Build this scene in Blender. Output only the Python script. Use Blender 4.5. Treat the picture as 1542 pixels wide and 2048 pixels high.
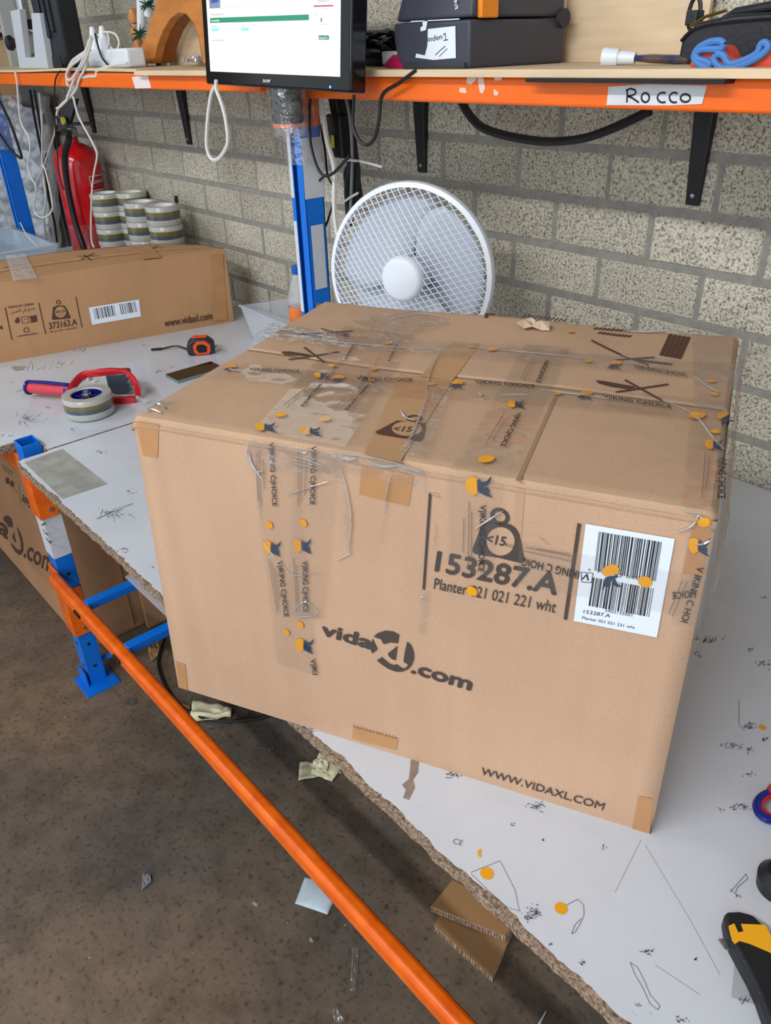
import bpy, bmesh, math, random
import numpy as np
from mathutils import Vector, Matrix, noise
random.seed(7)
R = math.radians
scn = bpy.context.scene
for o in list(bpy.data.objects): bpy.data.objects.remove(o)

# ---------------------------------------------------------------- camera, light, exposure
S = 0.78            # metres per layout unit (the layout below is in camera heights above the worktop)
FZ = -0.92          # floor below the worktop, layout units
LIFT = -FZ * S      # the finished scene stands on z = 0
F_PX, YAW, PITCH, ROLL = 1559.9, R(49.4717), R(30.8626), R(-1.9332)
cyw, syw = math.cos(YAW), math.sin(YAW)
fwd = Vector((-syw * math.cos(PITCH), cyw * math.cos(PITCH), -math.sin(PITCH)))
rgt = Vector((cyw, syw, 0)); upv = rgt.cross(fwd)
c_, s_ = math.cos(ROLL), math.sin(ROLL)
r2 = rgt * c_ + upv * s_; u2 = -s_ * rgt + c_ * upv
cam_d = bpy.data.cameras.new('camera'); cam = bpy.data.objects.new('camera', cam_d)
scn.collection.objects.link(cam)
m = Matrix((r2, u2, -fwd)).transposed().to_4x4(); m.translation = (0, 0, 1.0 * S + LIFT)
cam.matrix_world = m
cam_d.sensor_fit = 'HORIZONTAL'; cam_d.sensor_width = 36; cam_d.lens = F_PX / 1542 * 36
cam_d.clip_start = 0.02; cam_d.clip_end = 60
scn.camera = cam

w = bpy.data.worlds.new('world'); scn.world = w; w.use_nodes = True
w.node_tree.nodes['Background'].inputs[0].default_value = (0.84, 0.91, 1.0, 1)
w.node_tree.nodes['Background'].inputs[1].default_value = 0.93

def area(name, loc, target, sx, sy, power, col):
    l = bpy.data.lights.new(name, 'AREA'); l.shape = 'RECTANGLE'; l.size = sx; l.size_y = sy
    l.energy = power; l.color = col
    o = bpy.data.objects.new(name, l); scn.collection.objects.link(o)
    o.location = loc; d = Vector(target) - Vector(loc)
    o.rotation_euler = d.to_track_quat('-Z', 'Y').to_euler(); return o
area('tube_light_front', (-0.55, -1.55, 3.1), (-0.6, 0.7, 0.7), 2.2, 0.10, 56, (0.97, 0.98, 1.0))
area('tube_light_left', (-3.3, -1.2, 3.2), (-2.4, 1.2, 0.7), 1.6, 0.30, 26, (0.95, 0.98, 1.0))
area('dock_door_daylight', (1.6, -4.6, 2.0), (-1.0, 1.0, 0.9), 3.0, 2.2, 85, (0.86, 0.93, 1.0))

vs = scn.view_settings
vs.view_transform = 'Standard'; vs.look = 'None'; vs.exposure = 0.10; vs.gamma = 1.0; vs.use_curve_mapping = False

# ---------------------------------------------------------------- measuring helpers (layout units)
CAM = Vector((0, 0, 1.0))
def ray(x, y): return ((x - 771) / F_PX) * r2 - ((y - 1024) / F_PX) * u2 + fwd
def onz(x, y, z): d = ray(x, y); return CAM + d * ((z - 1.0) / d.z)
def ony(x, y, Y): d = ray(x, y); return CAM + d * (Y / d.y)
def onx(x, y, X): d = ray(x, y); return CAM + d * (X / d.x)
class Plane:
    def __init__(s, p, n, warp=None): s.p = Vector(p); s.n = Vector(n).normalized(); s.warp = warp
    def at(s, x, y):
        d = ray(x, y); return CAM + d * (((s.p - CAM).dot(s.n)) / d.dot(s.n))

# ---------------------------------------------------------------- materials
MATS = {}
def srgb(r, g, b):
    f = lambda c: (c / 255 / 12.92) if c / 255 <= 0.04045 else ((c / 255 + 0.055) / 1.055) ** 2.4
    return (f(r), f(g), f(b), 1)
def mat(name, col, rough=0.5, metal=0.0, var=0.0, vscale=8, bump=0.0, bscale=60, alpha=1.0, trans=0.0,
        emit=None, coat=0.0, col2=None, ior=1.45, stretch=None, spec=0.5):
    if name in MATS: return MATS[name]
    m = bpy.data.materials.new(name); m.use_nodes = True; nt = m.node_tree; N = nt.nodes; L = nt.links
    b = N['Principled BSDF']; c = srgb(*col)
    b.inputs['Base Color'].default_value = c; b.inputs['Roughness'].default_value = rough
    b.inputs['Metallic'].default_value = metal; b.inputs['Alpha'].default_value = alpha
    b.inputs['Transmission Weight'].default_value = trans; b.inputs['IOR'].default_value = ior
    b.inputs['Coat Weight'].default_value = coat; b.inputs['Specular IOR Level'].default_value = spec
    if emit: b.inputs['Emission Color'].default_value = c; b.inputs['Emission Strength'].default_value = emit
    tc = N.new('ShaderNodeTexCoord'); vec = tc.outputs['Object']
    if stretch:
        mp = N.new('ShaderNodeMapping'); mp.inputs['Scale'].default_value = stretch
        L.new(vec, mp.inputs['Vector']); vec = mp.outputs[0]
    if var:
        n = N.new('ShaderNodeTexNoise'); n.inputs['Scale'].default_value = vscale; n.inputs['Detail'].default_value = 8
        L.new(vec, n.inputs['Vector'])
        cr = N.new('ShaderNodeValToRGB'); L.new(n.outputs['Fac'], cr.inputs[0])
        c2 = srgb(*col2) if col2 else tuple(max(0, x * (1 - var)) for x in c[:3]) + (1,)
        cr.color_ramp.elements[0].position = 0.35; cr.color_ramp.elements[1].position = 0.65
        cr.color_ramp.elements[0].color = c2; cr.color_ramp.elements[1].color = c
        L.new(cr.outputs[0], b.inputs['Base Color'])
        if emit: L.new(cr.outputs[0], b.inputs['Emission Color'])
    if bump:
        n = N.new('ShaderNodeTexNoise'); n.inputs['Scale'].default_value = bscale; n.inputs['Detail'].default_value = 4
        L.new(vec, n.inputs['Vector'])
        bp = N.new('ShaderNodeBump'); bp.inputs['Strength'].default_value = bump; bp.inputs['Distance'].default_value = 0.003
        L.new(n.outputs['Fac'], bp.inputs['Height']); L.new(bp.outputs[0], b.inputs['Normal'])
    MATS[name] = m; return m

def cardboard(name, col, ang=None):
    m = mat(name, col, 0.85, var=0.10, vscale=5, bump=0.12, bscale=350, spec=0.2)
    nt = m.node_tree; N = nt.nodes; L = nt.links; b = N['Principled BSDF']
    tc = N.new('ShaderNodeTexCoord'); mp = N.new('ShaderNodeMapping')
    mp.inputs['Scale'].default_value = (34, 34, 1.2)
    L.new(tc.outputs['Object'], mp.inputs[0])
    n2 = N.new('ShaderNodeTexNoise'); n2.inputs['Scale'].default_value = 1.0; n2.inputs['Detail'].default_value = 3
    L.new(mp.outputs[0], n2.inputs['Vector'])
    fib = N.new('ShaderNodeTexNoise'); fib.inputs['Scale'].default_value = 700; fib.inputs['Detail'].default_value = 2
    L.new(tc.outputs['Object'], fib.inputs['Vector'])
    mx = N.new('ShaderNodeMix'); mx.data_type = 'RGBA'; mx.blend_type = 'MULTIPLY'; mx.inputs[0].default_value = 1.0
    cr = N.new('ShaderNodeValToRGB'); cr.color_ramp.elements[0].position = 0.3; cr.color_ramp.elements[1].position = 0.7
    cr.color_ramp.elements[0].color = (0.965, 0.96, 0.955, 1); cr.color_ramp.elements[1].color = (1.02, 1.02, 1.02, 1)
    L.new(n2.outputs['Fac'], cr.inputs[0])
    mx2 = N.new('ShaderNodeMix'); mx2.data_type = 'RGBA'; mx2.blend_type = 'MULTIPLY'; mx2.inputs[0].default_value = 1.0
    cr2 = N.new('ShaderNodeValToRGB'); cr2.color_ramp.elements[0].position = 0.35; cr2.color_ramp.elements[1].position = 0.65
    cr2.color_ramp.elements[0].color = (0.93, 0.925, 0.915, 1); cr2.color_ramp.elements[1].color = (1.04, 1.04, 1.04, 1)
    L.new(fib.outputs['Fac'], cr2.inputs[0])
    src = b.inputs['Base Color'].links[0].from_socket
    L.new(src, mx.inputs[6]); L.new(cr.outputs[0], mx.inputs[7])
    L.new(mx.outputs[2], mx2.inputs[6]); L.new(cr2.outputs[0], mx2.inputs[7]); L.new(mx2.outputs[2], b.inputs['Base Color'])
    return m

# ---------------------------------------------------------------- mesh helpers
coll = scn.collection
class MB:
    def __init__(s): s.v = []; s.f = []; s.mi = []; s.k = 0
    def add(s, vs, fs, k=None):
        b = len(s.v); s.v += [Vector(x) for x in vs]
        for f in fs: s.f.append([b + i for i in f]); s.mi.append(s.k if k is None else k)
        return s
    def hexa(s, p, k=None):   # p: 4 bottom ccw, 4 top
        return s.add(p, [(3, 2, 1, 0), (4, 5, 6, 7), (0, 1, 5, 4), (1, 2, 6, 5), (2, 3, 7, 6), (3, 0, 4, 7)], k)
    def box(s, c, d, rz=0, k=None):
        c = Vector(c); hx, hy, hz = d[0] / 2, d[1] / 2, d[2] / 2; q = Matrix.Rotation(rz, 3, 'Z')
        return s.hexa([c + q @ Vector(t) for t in ((-hx, -hy, -hz), (hx, -hy, -hz), (hx, hy, -hz), (-hx, hy, -hz), (-hx, -hy, hz), (hx, -hy, hz), (hx, hy, hz), (-hx, hy, hz))], k)
    def obox(s, o, a, b, c, k=None):
        o, a, b, c = Vector(o), Vector(a), Vector(b), Vector(c)
        return s.hexa([o, o + a, o + a + b, o + b, o + c, o + a + c, o + a + b + c, o + b + c], k)
    def tube(s, pts, r, n=8, cap=True, k=None, flat=1.0):
        pts = [Vector(p) for p in pts]; rr = r if isinstance(r, (list, tuple)) else [r] * len(pts)
        rings = []; prev = None
        for i, p in enumerate(pts):
            t = (pts[min(i + 1, len(pts) - 1)] - pts[max(i - 1, 0)])
            if t.length < 1e-9: t = Vector((0, 0, 1))
            t.normalize()
            if prev is None:
                a = t.cross(Vector((0, 0, 1)));
                if a.length < 1e-3: a = t.cross(Vector((1, 0, 0)))
            else: a = prev - t * prev.dot(t)
            a.normalize(); prev = a; b = t.cross(a)
            rings.append([p + (a * math.cos(2 * math.pi * j / n) + b * math.sin(2 * math.pi * j / n) * flat) * rr[i] for j in range(n)])
        vs = [v for q in rings for v in q]; fs = []
        for i in range(len(pts) - 1):
            for j in range(n): fs.append((i * n + j, i * n + (j + 1) % n, (i + 1) * n + (j + 1) % n, (i + 1) * n + j))
        if cap: fs.append(tuple(range(n))[::-1]); fs.append(tuple((len(pts) - 1) * n + j for j in range(n)))
        return s.add(vs, fs, k)
    def lathe(s, prof, c=(0, 0, 0), axis=(0, 0, 1), n=32, k=None, ks=None):
        c = Vector(c); ax = Vector(axis).normalized(); a = ax.cross(Vector((0, 0, 1)))
        if a.length < 1e-3: a = Vector((1, 0, 0))
        a.normalize(); b = ax.cross(a); vs = []; m_ = len(prof)
        for r, h in prof:
            for j in range(n):
                t = 2 * math.pi * j / n; vs.append(c + ax * h + (a * math.cos(t) + b * math.sin(t)) * r)
        for i in range(m_ - 1):
            fs = [(i * n + j, i * n + (j + 1) % n, (i + 1) * n + (j + 1) % n, (i + 1) * n + j) for j in range(n)]
            if i == 0: s.add(vs, fs, ks[0] if ks else k); base = len(s.v) - len(vs)
            else:
                for f in fs: s.f.append([base + q for q in f]); s.mi.append(ks[i] if ks else (s.k if k is None else k))
        return s
    def grid(s, fn, nu, nv, k=None):
        vs = [fn(i / nu, j / nv) for j in range(nv + 1) for i in range(nu + 1)]
        fs = [(j * (nu + 1) + i, j * (nu + 1) + i + 1, (j + 1) * (nu + 1) + i + 1, (j + 1) * (nu + 1) + i) for j in range(nv) for i in range(nu)]
        return s.add(vs, fs, k)
    def prism(s, poly, vec, k=None):
        n = len(poly); vec = Vector(vec); poly = [Vector(p) for p in poly]
        fs = [tuple(range(n))[::-1], tuple(range(n, 2 * n))] + [(i, (i + 1) % n, n + (i + 1) % n, n + i) for i in range(n)]
        return s.add(poly + [p + vec for p in poly], fs, k)

def wloc(o):
    v = Vector((0, 0, 0))
    while o is not None: v += o.location; o = o.parent
    return v
def build(name, mb, mats, parent=None, smooth=False, bevel=0, seg=2, subsurf=0, label=None, cat=None, group=None, kind=None, origin=None, solid=0, recalc=True):
    if not isinstance(mats, (list, tuple)): mats = [mats]
    me = bpy.data.meshes.new(name); org = wloc(parent) if parent is not None else (Vector(origin) if origin is not None else None)
    if org is None:
        xs = [v for v in mb.v]; lo = Vector([min(v[i] for v in xs) for i in range(3)]); hi = Vector([max(v[i] for v in xs) for i in range(3)])
        org = Vector(((lo.x + hi.x) / 2, (lo.y + hi.y) / 2, lo.z))
    loc = Vector((0, 0, 0)) if parent is not None else org
    me.from_pydata([v - org for v in mb.v], [], mb.f)
    for mm in mats: me.materials.append(mm)
    if len(mats) > 1:
        for p, k in zip(me.polygons, mb.mi): p.material_index = k
    if recalc:
        bm = bmesh.new(); bm.from_mesh(me); bmesh.ops.recalc_face_normals(bm, faces=bm.faces); bm.to_mesh(me); bm.free()
    if smooth:
        me.polygons.foreach_set('use_smooth', [True] * len(me.polygons))
        try: me.set_sharp_from_angle(angle=R(38))
        except Exception: pass
    o = bpy.data.objects.new(name, me); coll.objects.link(o); o.location = loc; o.parent = parent
    if solid: q = o.modifiers.new('solid', 'SOLIDIFY'); q.thickness = solid; q.offset = 0
    if bevel: q = o.modifiers.new('bevel', 'BEVEL'); q.width = bevel; q.segments = seg; q.limit_method = 'ANGLE'; q.angle_limit = R(35)
    if subsurf: q = o.modifiers.new('sub', 'SUBSURF'); q.levels = subsurf; q.render_levels = subsurf
    if label: o['label'] = label
    if cat: o['category'] = cat
    if group: o['group'] = group
    if kind: o['kind'] = kind
    return o
def thing(name, loc, label, cat, group=None):
    o = bpy.data.objects.new(name, None); coll.objects.link(o); o.location = loc; o.empty_display_size = 0.05
    o['label'] = label; o['category'] = cat
    if group: o['group'] = group
    return o
def dup(root, loc, label=None):
    r_ = root.copy(); coll.objects.link(r_); r_.location = loc
    if label: r_['label'] = label
    for ch in list(root.children):
        c = ch.copy(); coll.objects.link(c); c.parent = r_
        for g in ch.children: d = g.copy(); coll.objects.link(d); d.parent = c
    return r_
def smoothpath(pts, n=6):
    pts = [Vector(p) for p in pts]; out = []
    for i in range(len(pts) - 1):
        p0 = pts[max(i - 1, 0)]; p1 = pts[i]; p2 = pts[i + 1]; p3 = pts[min(i + 2, len(pts) - 1)]
        for j in range(n):
            t = j / n
            out.append(0.5 * ((2 * p1) + (p2 - p0) * t + (2 * p0 - 5 * p1 + 4 * p2 - p3) * t * t + (3 * p1 - p0 - 3 * p2 + p3) * t ** 3))
    out.append(pts[-1]); return out
def cable(name, px, Y, r, mt, label, cat='cable', group=None, parent=None, n=6):
    pts = [ony(q[0], q[1], q[2] if len(q) > 2 else Y) for q in px]
    mb = MB().tube(smoothpath(pts), r, n)
    return build(name, mb, mt, parent, smooth=True, label=label, cat=None if parent else cat, group=group)

TXT = {}
def text_tris(s, bold=0.0):
    key = (s, bold)
    if key in TXT: return TXT[key]
    cu = bpy.data.curves.new('t', 'FONT'); cu.body = s; cu.size = 1;  cu.resolution_u = 3
    ob = bpy.data.objects.new('t', cu); coll.objects.link(ob)
    dg = bpy.context.evaluated_depsgraph_get(); dg.update()
    me = bpy.data.meshes.new_from_object(ob.evaluated_get(dg))
    v = [(q.co.x, q.co.y, 0.0) for q in me.vertices]; f = [tuple(p.vertices) for p in me.polygons]
    bpy.data.objects.remove(ob); bpy.data.curves.remove(cu); bpy.data.meshes.remove(me)
    x0 = min(q[0] for q in v); x1 = max(q[0] for q in v)
    if bold:
        n0 = len(v); f0 = list(f); v0 = list(v)
        for i_, (dx, dy) in enumerate(((bold, 0), (-bold, 0), (0, bold), (0, -bold), (bold * .7, bold * .7), (-bold * .7, -bold * .7))):
            b0 = len(v); v += [(q[0] + dx, q[1] + dy, 4e-5 * (i_ + 1)) for q in v0]; f += [tuple(i + b0 for i in t) for t in f0]
    v = [((q[0] - x0) / (x1 - x0), q[1], q[2]) for q in v]
    TXT[key] = (v, f); return TXT[key]

class Print(MB):
    """flat printing on a plane; positions measured on that plane"""
    def __init__(s, pl, off=0.0012): super().__init__(); s.pl = pl; s.off = off
    def W(s, q): return s.pl.at(*q)
    def fix(s, p, off=None):
        o = s.off if off is None else off
        if s.pl.warp: return s.pl.warp(p, o)
        return p + s.pl.n * o
    def text(s, t, a, b, top, cap=0.72, bold=0.0, k=None):
        A, B, T = s.W(a), s.W(b), s.W(top); v, f = text_tris(t, bold)
        s.add([s.fix(A + (B - A) * x + (T - A) * (y / cap)) + s.pl.n * h for x, y, h in v], f, k); return s
    def poly(s, pts, k=None, off=None):
        from mathutils.geometry import tessellate_polygon
        P = [s.W(q) for q in pts]; n = s.pl.n
        a = n.orthogonal().normalized(); b = n.cross(a)
        tr = tessellate_polygon([[Vector((p.dot(a), p.dot(b), 0)) for p in P]])
        s.add([s.fix(p, off) for p in P], [tuple(t) for t in tr], k); return s
    def line(s, a, b, wd, k=None, off=None):
        A, B = s.W(a), s.W(b); d = (B - A).normalized().cross(s.pl.n) * (wd / 2)
        n = max(1, int((B - A).length / 0.03))
        vs = []
        for i in range(n + 1):
            p = A + (B - A) * (i / n); vs += [s.fix(p + d, off), s.fix(p - d, off)]
        s.add(vs, [(2 * i, 2 * i + 1, 2 * i + 3, 2 * i + 2) for i in range(n)], k); return s
    def strip(s, quad, nu, nv, k=None, wob=0.0, off=None):
        q = [s.W(p) for p in quad]; b = len(s.v)
        def fn(u, v):
            p = (q[0] * (1 - u) + q[1] * u) * (1 - v) + (q[3] * (1 - u) + q[2] * u) * v
            o = (s.off if off is None else off)
            o += wob * (0.5 + 0.5 * noise.noise(p * 40)) if wob else 0
            return s.fix(p, o)
        s.grid(fn, nu, nv, k); return s
    def circ(s, c, rx, n=24, k=None, ry=None, off=None, hole=0):
        C = s.W(c); up = Vector((0, 0, 1)) if abs(s.pl.n.z) < 0.7 else Vector((0, 1, 0))
        a = up.cross(s.pl.n).normalized(); b = s.pl.n.cross(a); ry = ry or rx
        o = [s.fix(C + a * rx * math.cos(2 * math.pi * i / n) + b * ry * math.sin(2 * math.pi * i / n), off) for i in range(n)]
        if hole:
            o += [s.fix(C + a * hole * math.cos(2 * math.pi * i / n) + b * hole * math.sin(2 * math.pi * i / n), off) for i in range(n)]
            s.add(o, [(i, (i + 1) % n, n + (i + 1) % n, n + i) for i in range(n)], k)
        else: s.add(o, [tuple(range(n))], k)
        return s
    def bars(s, quad, k=None, seed=1, n=58):
        rnd = random.Random(seed); q = [s.W(p) for p in quad]; x = 0.0
        while x < 1:
            wd = rnd.choice((1, 1, 2, 3)) / (n * 1.75); 
            x1 = min(1, x + wd)
            P = [q[0] + (q[1] - q[0]) * x, q[0] + (q[1] - q[0]) * x1, q[3] + (q[2] - q[3]) * x1, q[3] + (q[2] - q[3]) * x]
            s.add([s.fix(p) for p in P], [(0, 1, 2, 3)], k)
            x = x1 + rnd.choice((1, 1, 2)) / (n * 1.5)
        return s

# ---------------------------------------------------------------- palette
M_CARD = cardboard('cardboard', (199, 163, 134))
M_CARD2 = cardboard('cardboard_top_shaded', (192, 159, 129))  # darker copy of the cardboard; the weaker light on top is painted in
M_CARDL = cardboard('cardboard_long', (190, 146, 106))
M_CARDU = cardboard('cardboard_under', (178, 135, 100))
M_KRAFT = mat('brown_packing_tape', (188, 138, 92), 0.45, var=0.12, vscale=20)
M_INK = mat('print_ink', (74, 64, 58), 0.8)
M_INKL = mat('print_ink_brown', (84, 56, 42), 0.8)
M_NAVY = mat('navy_print', (38, 58, 84), 0.4)
M_YEL = mat('yellow_print', (232, 160, 20), 0.4)
M_BLACKINK = mat('black_print', (28, 28, 34), 0.5)
M_FINE = mat('faint_print', (128, 104, 86), 0.7)
M_LABEL = mat('white_label_paper', (225, 232, 240), 0.5)
def film(name, haze, bump, bscale, rough=0.07, fr=0.04):
    m = bpy.data.materials.new(name); m.use_nodes = True; nt = m.node_tree; N = nt.nodes; L = nt.links; N.clear()
    out = N.new('ShaderNodeOutputMaterial'); tr = N.new('ShaderNodeBsdfTransparent'); gl = N.new('ShaderNodeBsdfGlossy'); df = N.new('ShaderNodeBsdfDiffuse')
    tr.inputs[0].default_value = (.97, .965, .955, 1); gl.inputs['Roughness'].default_value = rough; df.inputs[0].default_value = (.85, .85, .84, 1)
    tc = N.new('ShaderNodeTexCoord'); n = N.new('ShaderNodeTexNoise'); n.inputs['Scale'].default_value = bscale; n.inputs['Detail'].default_value = 3
    L.new(tc.outputs['Object'], n.inputs['Vector']); bp_ = N.new('ShaderNodeBump'); bp_.inputs['Strength'].default_value = bump; bp_.inputs['Distance'].default_value = .006
    L.new(n.outputs['Fac'], bp_.inputs['Height']); L.new(bp_.outputs[0], gl.inputs['Normal'])
    f = N.new('ShaderNodeLayerWeight'); f.inputs[0].default_value = .5
    pw = N.new('ShaderNodeMath'); pw.operation = 'POWER'; pw.inputs[1].default_value = 3.5; L.new(f.outputs['Facing'], pw.inputs[0])
    ad = N.new('ShaderNodeMath'); ad.operation = 'MULTIPLY_ADD'; ad.inputs[1].default_value = .55; ad.inputs[2].default_value = fr; L.new(pw.outputs[0], ad.inputs[0])
    m1 = N.new('ShaderNodeMixShader'); m1.inputs[0].default_value = haze; L.new(tr.outputs[0], m1.inputs[1]); L.new(df.outputs[0], m1.inputs[2])
    m2 = N.new('ShaderNodeMixShader'); L.new(ad.outputs[0], m2.inputs[0]); L.new(m1.outputs[0], m2.inputs[1]); L.new(gl.outputs[0], m2.inputs[2]); L.new(m2.outputs[0], out.inputs[0])
    MATS[name] = m; return m
M_TAPE = film('clear_tape', .03, .28, 12)
M_TAPE2 = film('clear_tape_wrinkled', .05, .9, 42, fr=.07)
M_RIDGE = film('film_ridge_glint', .55, .2, 30, fr=.45, rough=.10)  # white haze stands in for highlights on the tape ridges
M_WRAP = film('cling_film', .05, 1.0, 60, fr=.10)
M_WHITE = mat('white_plastic', (222, 226, 230), 0.35)
M_WHITEC = mat('white_cable', (215, 212, 205), 0.45)
M_BLACKC = mat('black_cable', (24, 24, 26), 0.45)
M_BLACK = mat('black_plastic', (20, 20, 23), 0.4, bump=0.1, bscale=300)
M_GLOSSB = mat('gloss_black', (10, 10, 13), 0.12)
M_STEEL = mat('steel', (170, 172, 175), 0.35, 0.9)
M_ORANGE = mat('orange_paint', (244, 108, 18), 0.35, var=0.08, vscale=12, bump=0.05, bscale=80)
M_ORANGED = mat('orange_paint_worn', (244, 112, 20), 0.32, var=0.5, vscale=26, col2=(226, 92, 14), bump=0.12, bscale=60)
M_BLUE = mat('blue_paint', (8, 114, 220), 0.35, var=0.1, vscale=20)
M_BLUED = mat('blue_inside_shade', (4, 40, 110), 0.5)  # darker copy of the blue; shade inside the post slot is painted in
M_STICKW = mat('white_sticker', (214, 216, 220), 0.45, var=0.08, vscale=30)
M_PLY = mat('plywood', (222, 196, 160), 0.6, var=0.14, vscale=6, stretch=(1, 1, 10), bump=0.05)
M_CHIP = mat('chipboard', (176, 152, 128), 0.9, var=0.6, vscale=260, col2=(96, 76, 60), bump=1.0, bscale=300)

# ---------------------------------------------------------------- floor, wall
def node_floor():
    m = mat('concrete_floor', (88, 82, 76), 0.42); nt = m.node_tree; N = nt.nodes; L = nt.links; b = N['Principled BSDF']
    tc = N.new('ShaderNodeTexCoord')
    def ns(sc, d=8):
        n = N.new('ShaderNodeTexNoise'); n.inputs['Scale'].default_value = sc; n.inputs['Detail'].default_value = d
        L.new(tc.outputs['Object'], n.inputs['Vector']); return n.outputs['Fac']
    def ramp(f, a, ca, b_, cb):
        c = N.new('ShaderNodeValToRGB'); e = c.color_ramp.elements; e[0].position = a; e[1].position = b_; e[0].color = ca; e[1].color = cb
        L.new(f, c.inputs[0]); return c.outputs[0]
    def mixm(a, b_, t='MULTIPLY'):
        x = N.new('ShaderNodeMix'); x.data_type = 'RGBA'; x.blend_type = t; x.inputs[0].default_value = 1
        L.new(a, x.inputs[6]); L.new(b_, x.inputs[7]); return x.outputs[2]
    base = ramp(ns(1.6), 0.35, srgb(80, 77, 74), 0.65, srgb(120, 102, 82))
    sp = ramp(ns(90, 3), 0.30, (0.55, 0.5, 0.45, 1), 0.45, (1, 1, 1, 1))
    sp2 = ramp(ns(18, 6), 0.3, (0.75, 0.74, 0.72, 1), 0.6, (1.08, 1.08, 1.06, 1))
    col = mixm(mixm(base, sp), sp2); L.new(col, b.inputs['Base Color'])
    bp = N.new('ShaderNodeBump'); bp.inputs['Strength'].default_value = 0.25; bp.inputs['Distance'].default_value = 0.004
    L.new(ns(60, 5), bp.inputs['Height']); L.new(bp.outputs[0], b.inputs['Normal'])
    rr = ramp(ns(5), 0.3, (0.35, 0.35, 0.35, 1), 0.7, (0.6, 0.6, 0.6, 1)); L.new(rr, b.inputs['Roughness'])
    return m
build('unseen_ceiling', MB().box((-3.0, 0.0, 4.25), (16, 11, 0.1)), mat('ceiling_panel', (120, 122, 124), 0.9), kind='structure')  # unseen, added to keep world light from above off the box top
build('floor', MB().box((-3.5, 0.5, FZ - 0.05), (15, 9, 0.1)), node_floor(), kind='structure')

def block_mat():
    m = mat('block_face', (196, 192, 176), 0.95); nt = m.node_tree; N = nt.nodes; L = nt.links; b = N['Principled BSDF']
    tc = N.new('ShaderNodeTexCoord')
    n = N.new('ShaderNodeTexNoise'); n.inputs['Scale'].default_value = 210; n.inputs['Detail'].default_value = 3; n.inputs['Roughness'].default_value = 0.7
    L.new(tc.outputs['Object'], n.inputs['Vector'])
    cr = N.new('ShaderNodeValToRGB'); e = cr.color_ramp.elements; e[0].position = 0.34; e[0].color = srgb(98, 90, 76); e[1].position = 0.48; e[1].color = srgb(194, 187, 170)
    x = e.new(0.68); x.color = srgb(226, 222, 206); L.new(n.outputs['Fac'], cr.inputs[0])
    at = N.new('ShaderNodeAttribute'); at.attribute_name = 'tone'
    n3 = N.new('ShaderNodeTexNoise'); n3.inputs['Scale'].default_value = 3.5; n3.inputs['Detail'].default_value = 4; L.new(tc.outputs['Object'], n3.inputs['Vector'])
    cr3 = N.new('ShaderNodeValToRGB'); e3 = cr3.color_ramp.elements; e3[0].position = .35; e3[0].color = (.80, .79, .76, 1); e3[1].position = .6; e3[1].color = (1, 1, 1, 1); L.new(n3.outputs['Fac'], cr3.inputs[0])
    mx = N.new('ShaderNodeMix'); mx.data_type = 'RGBA'; mx.blend_type = 'MULTIPLY'; mx.inputs[0].default_value = 1
    L.new(cr.outputs[0], mx.inputs[6]); L.new(at.outputs['Color'], mx.inputs[7])
    m2 = N.new('ShaderNodeMix'); m2.data_type = 'RGBA'; m2.blend_type = 'MULTIPLY'; m2.inputs[0].default_value = 1
    L.new(mx.outputs[2], m2.inputs[6]); L.new(cr3.outputs[0], m2.inputs[7])
    L.new(m2.outputs[2], b.inputs['Base Color'])
    bp = N.new('ShaderNodeBump'); bp.inputs['Strength'].default_value = 0.9; bp.inputs['Distance'].default_value = 0.004
    L.new(n.outputs['Fac'], bp.inputs['Height']); L.new(bp.outputs[0], b.inputs['Normal']); return m
WY = 1.866; XL = -5.2
def wall_back():
    mb = MB(); tones = []
    mb.add([(XL, WY + .003, FZ), (1.6, WY + .003, FZ), (1.6, WY + .003, 2.2), (XL, WY + .003, 2.2)], [(0, 1, 2, 3)], 1); tones.append(1)
    mb.add([(XL, WY + .2, FZ), (XL, WY + .006, FZ), (XL, WY + .006, 2.2), (XL, WY + .2, 2.2)], [(0, 1, 2, 3)], 1); tones.append(1)
    rh, bw = 0.1295, 0.3015; z0 = 0.109
    for r in range(-8, 17):
        za = z0 + r * rh + .0105; zb = z0 + (r + 1) * rh - .0105
        x0 = -0.812 if r % 2 else -0.947 - .004   # odd rows: joints as in the second course, even: half bond
        for i in range(-18, 9):
            xa = x0 + i * bw + .009; xb = xa + bw - .018
            if xa < XL + .02 or xb > 1.58 or zb > 2.2: continue
            t = random.uniform(.84, 1.06); ch = .003; y = WY + .003; yf = WY + random.uniform(-.001, .001)
            ja = [random.uniform(-.003, .003) for _ in range(4)]
            P = [(xa + ja[0], y, za), (xb + ja[1], y, za), (xb + ja[1], y, zb), (xa + ja[0], y, zb)]
            Q = [(xa + ja[0] + ch, yf, za + ch + ja[2]), (xb + ja[1] - ch, yf, za + ch), (xb + ja[1] - ch, yf, zb - ch + ja[3] / 2), (xa + ja[0] + ch, yf, zb - ch)]
            mb.add(P + Q, [(4, 5, 6, 7), (0, 1, 5, 4), (1, 2, 6, 5), (2, 3, 7, 6), (3, 0, 4, 7)], 0); tones += [t] * 5
    o = build('wall_back', mb, [block_mat(), mat('mortar', (146, 143, 134), 0.95, var=0.2, vscale=60, bump=0.6, bscale=120)], kind='structure', recalc=False)
    a = o.data.attributes.new('tone', 'FLOAT_COLOR', 'FACE')
    for i, t in enumerate(tones): a.data[i].color = (t, t * .995, t * .98, 1)
wall_back()
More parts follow.
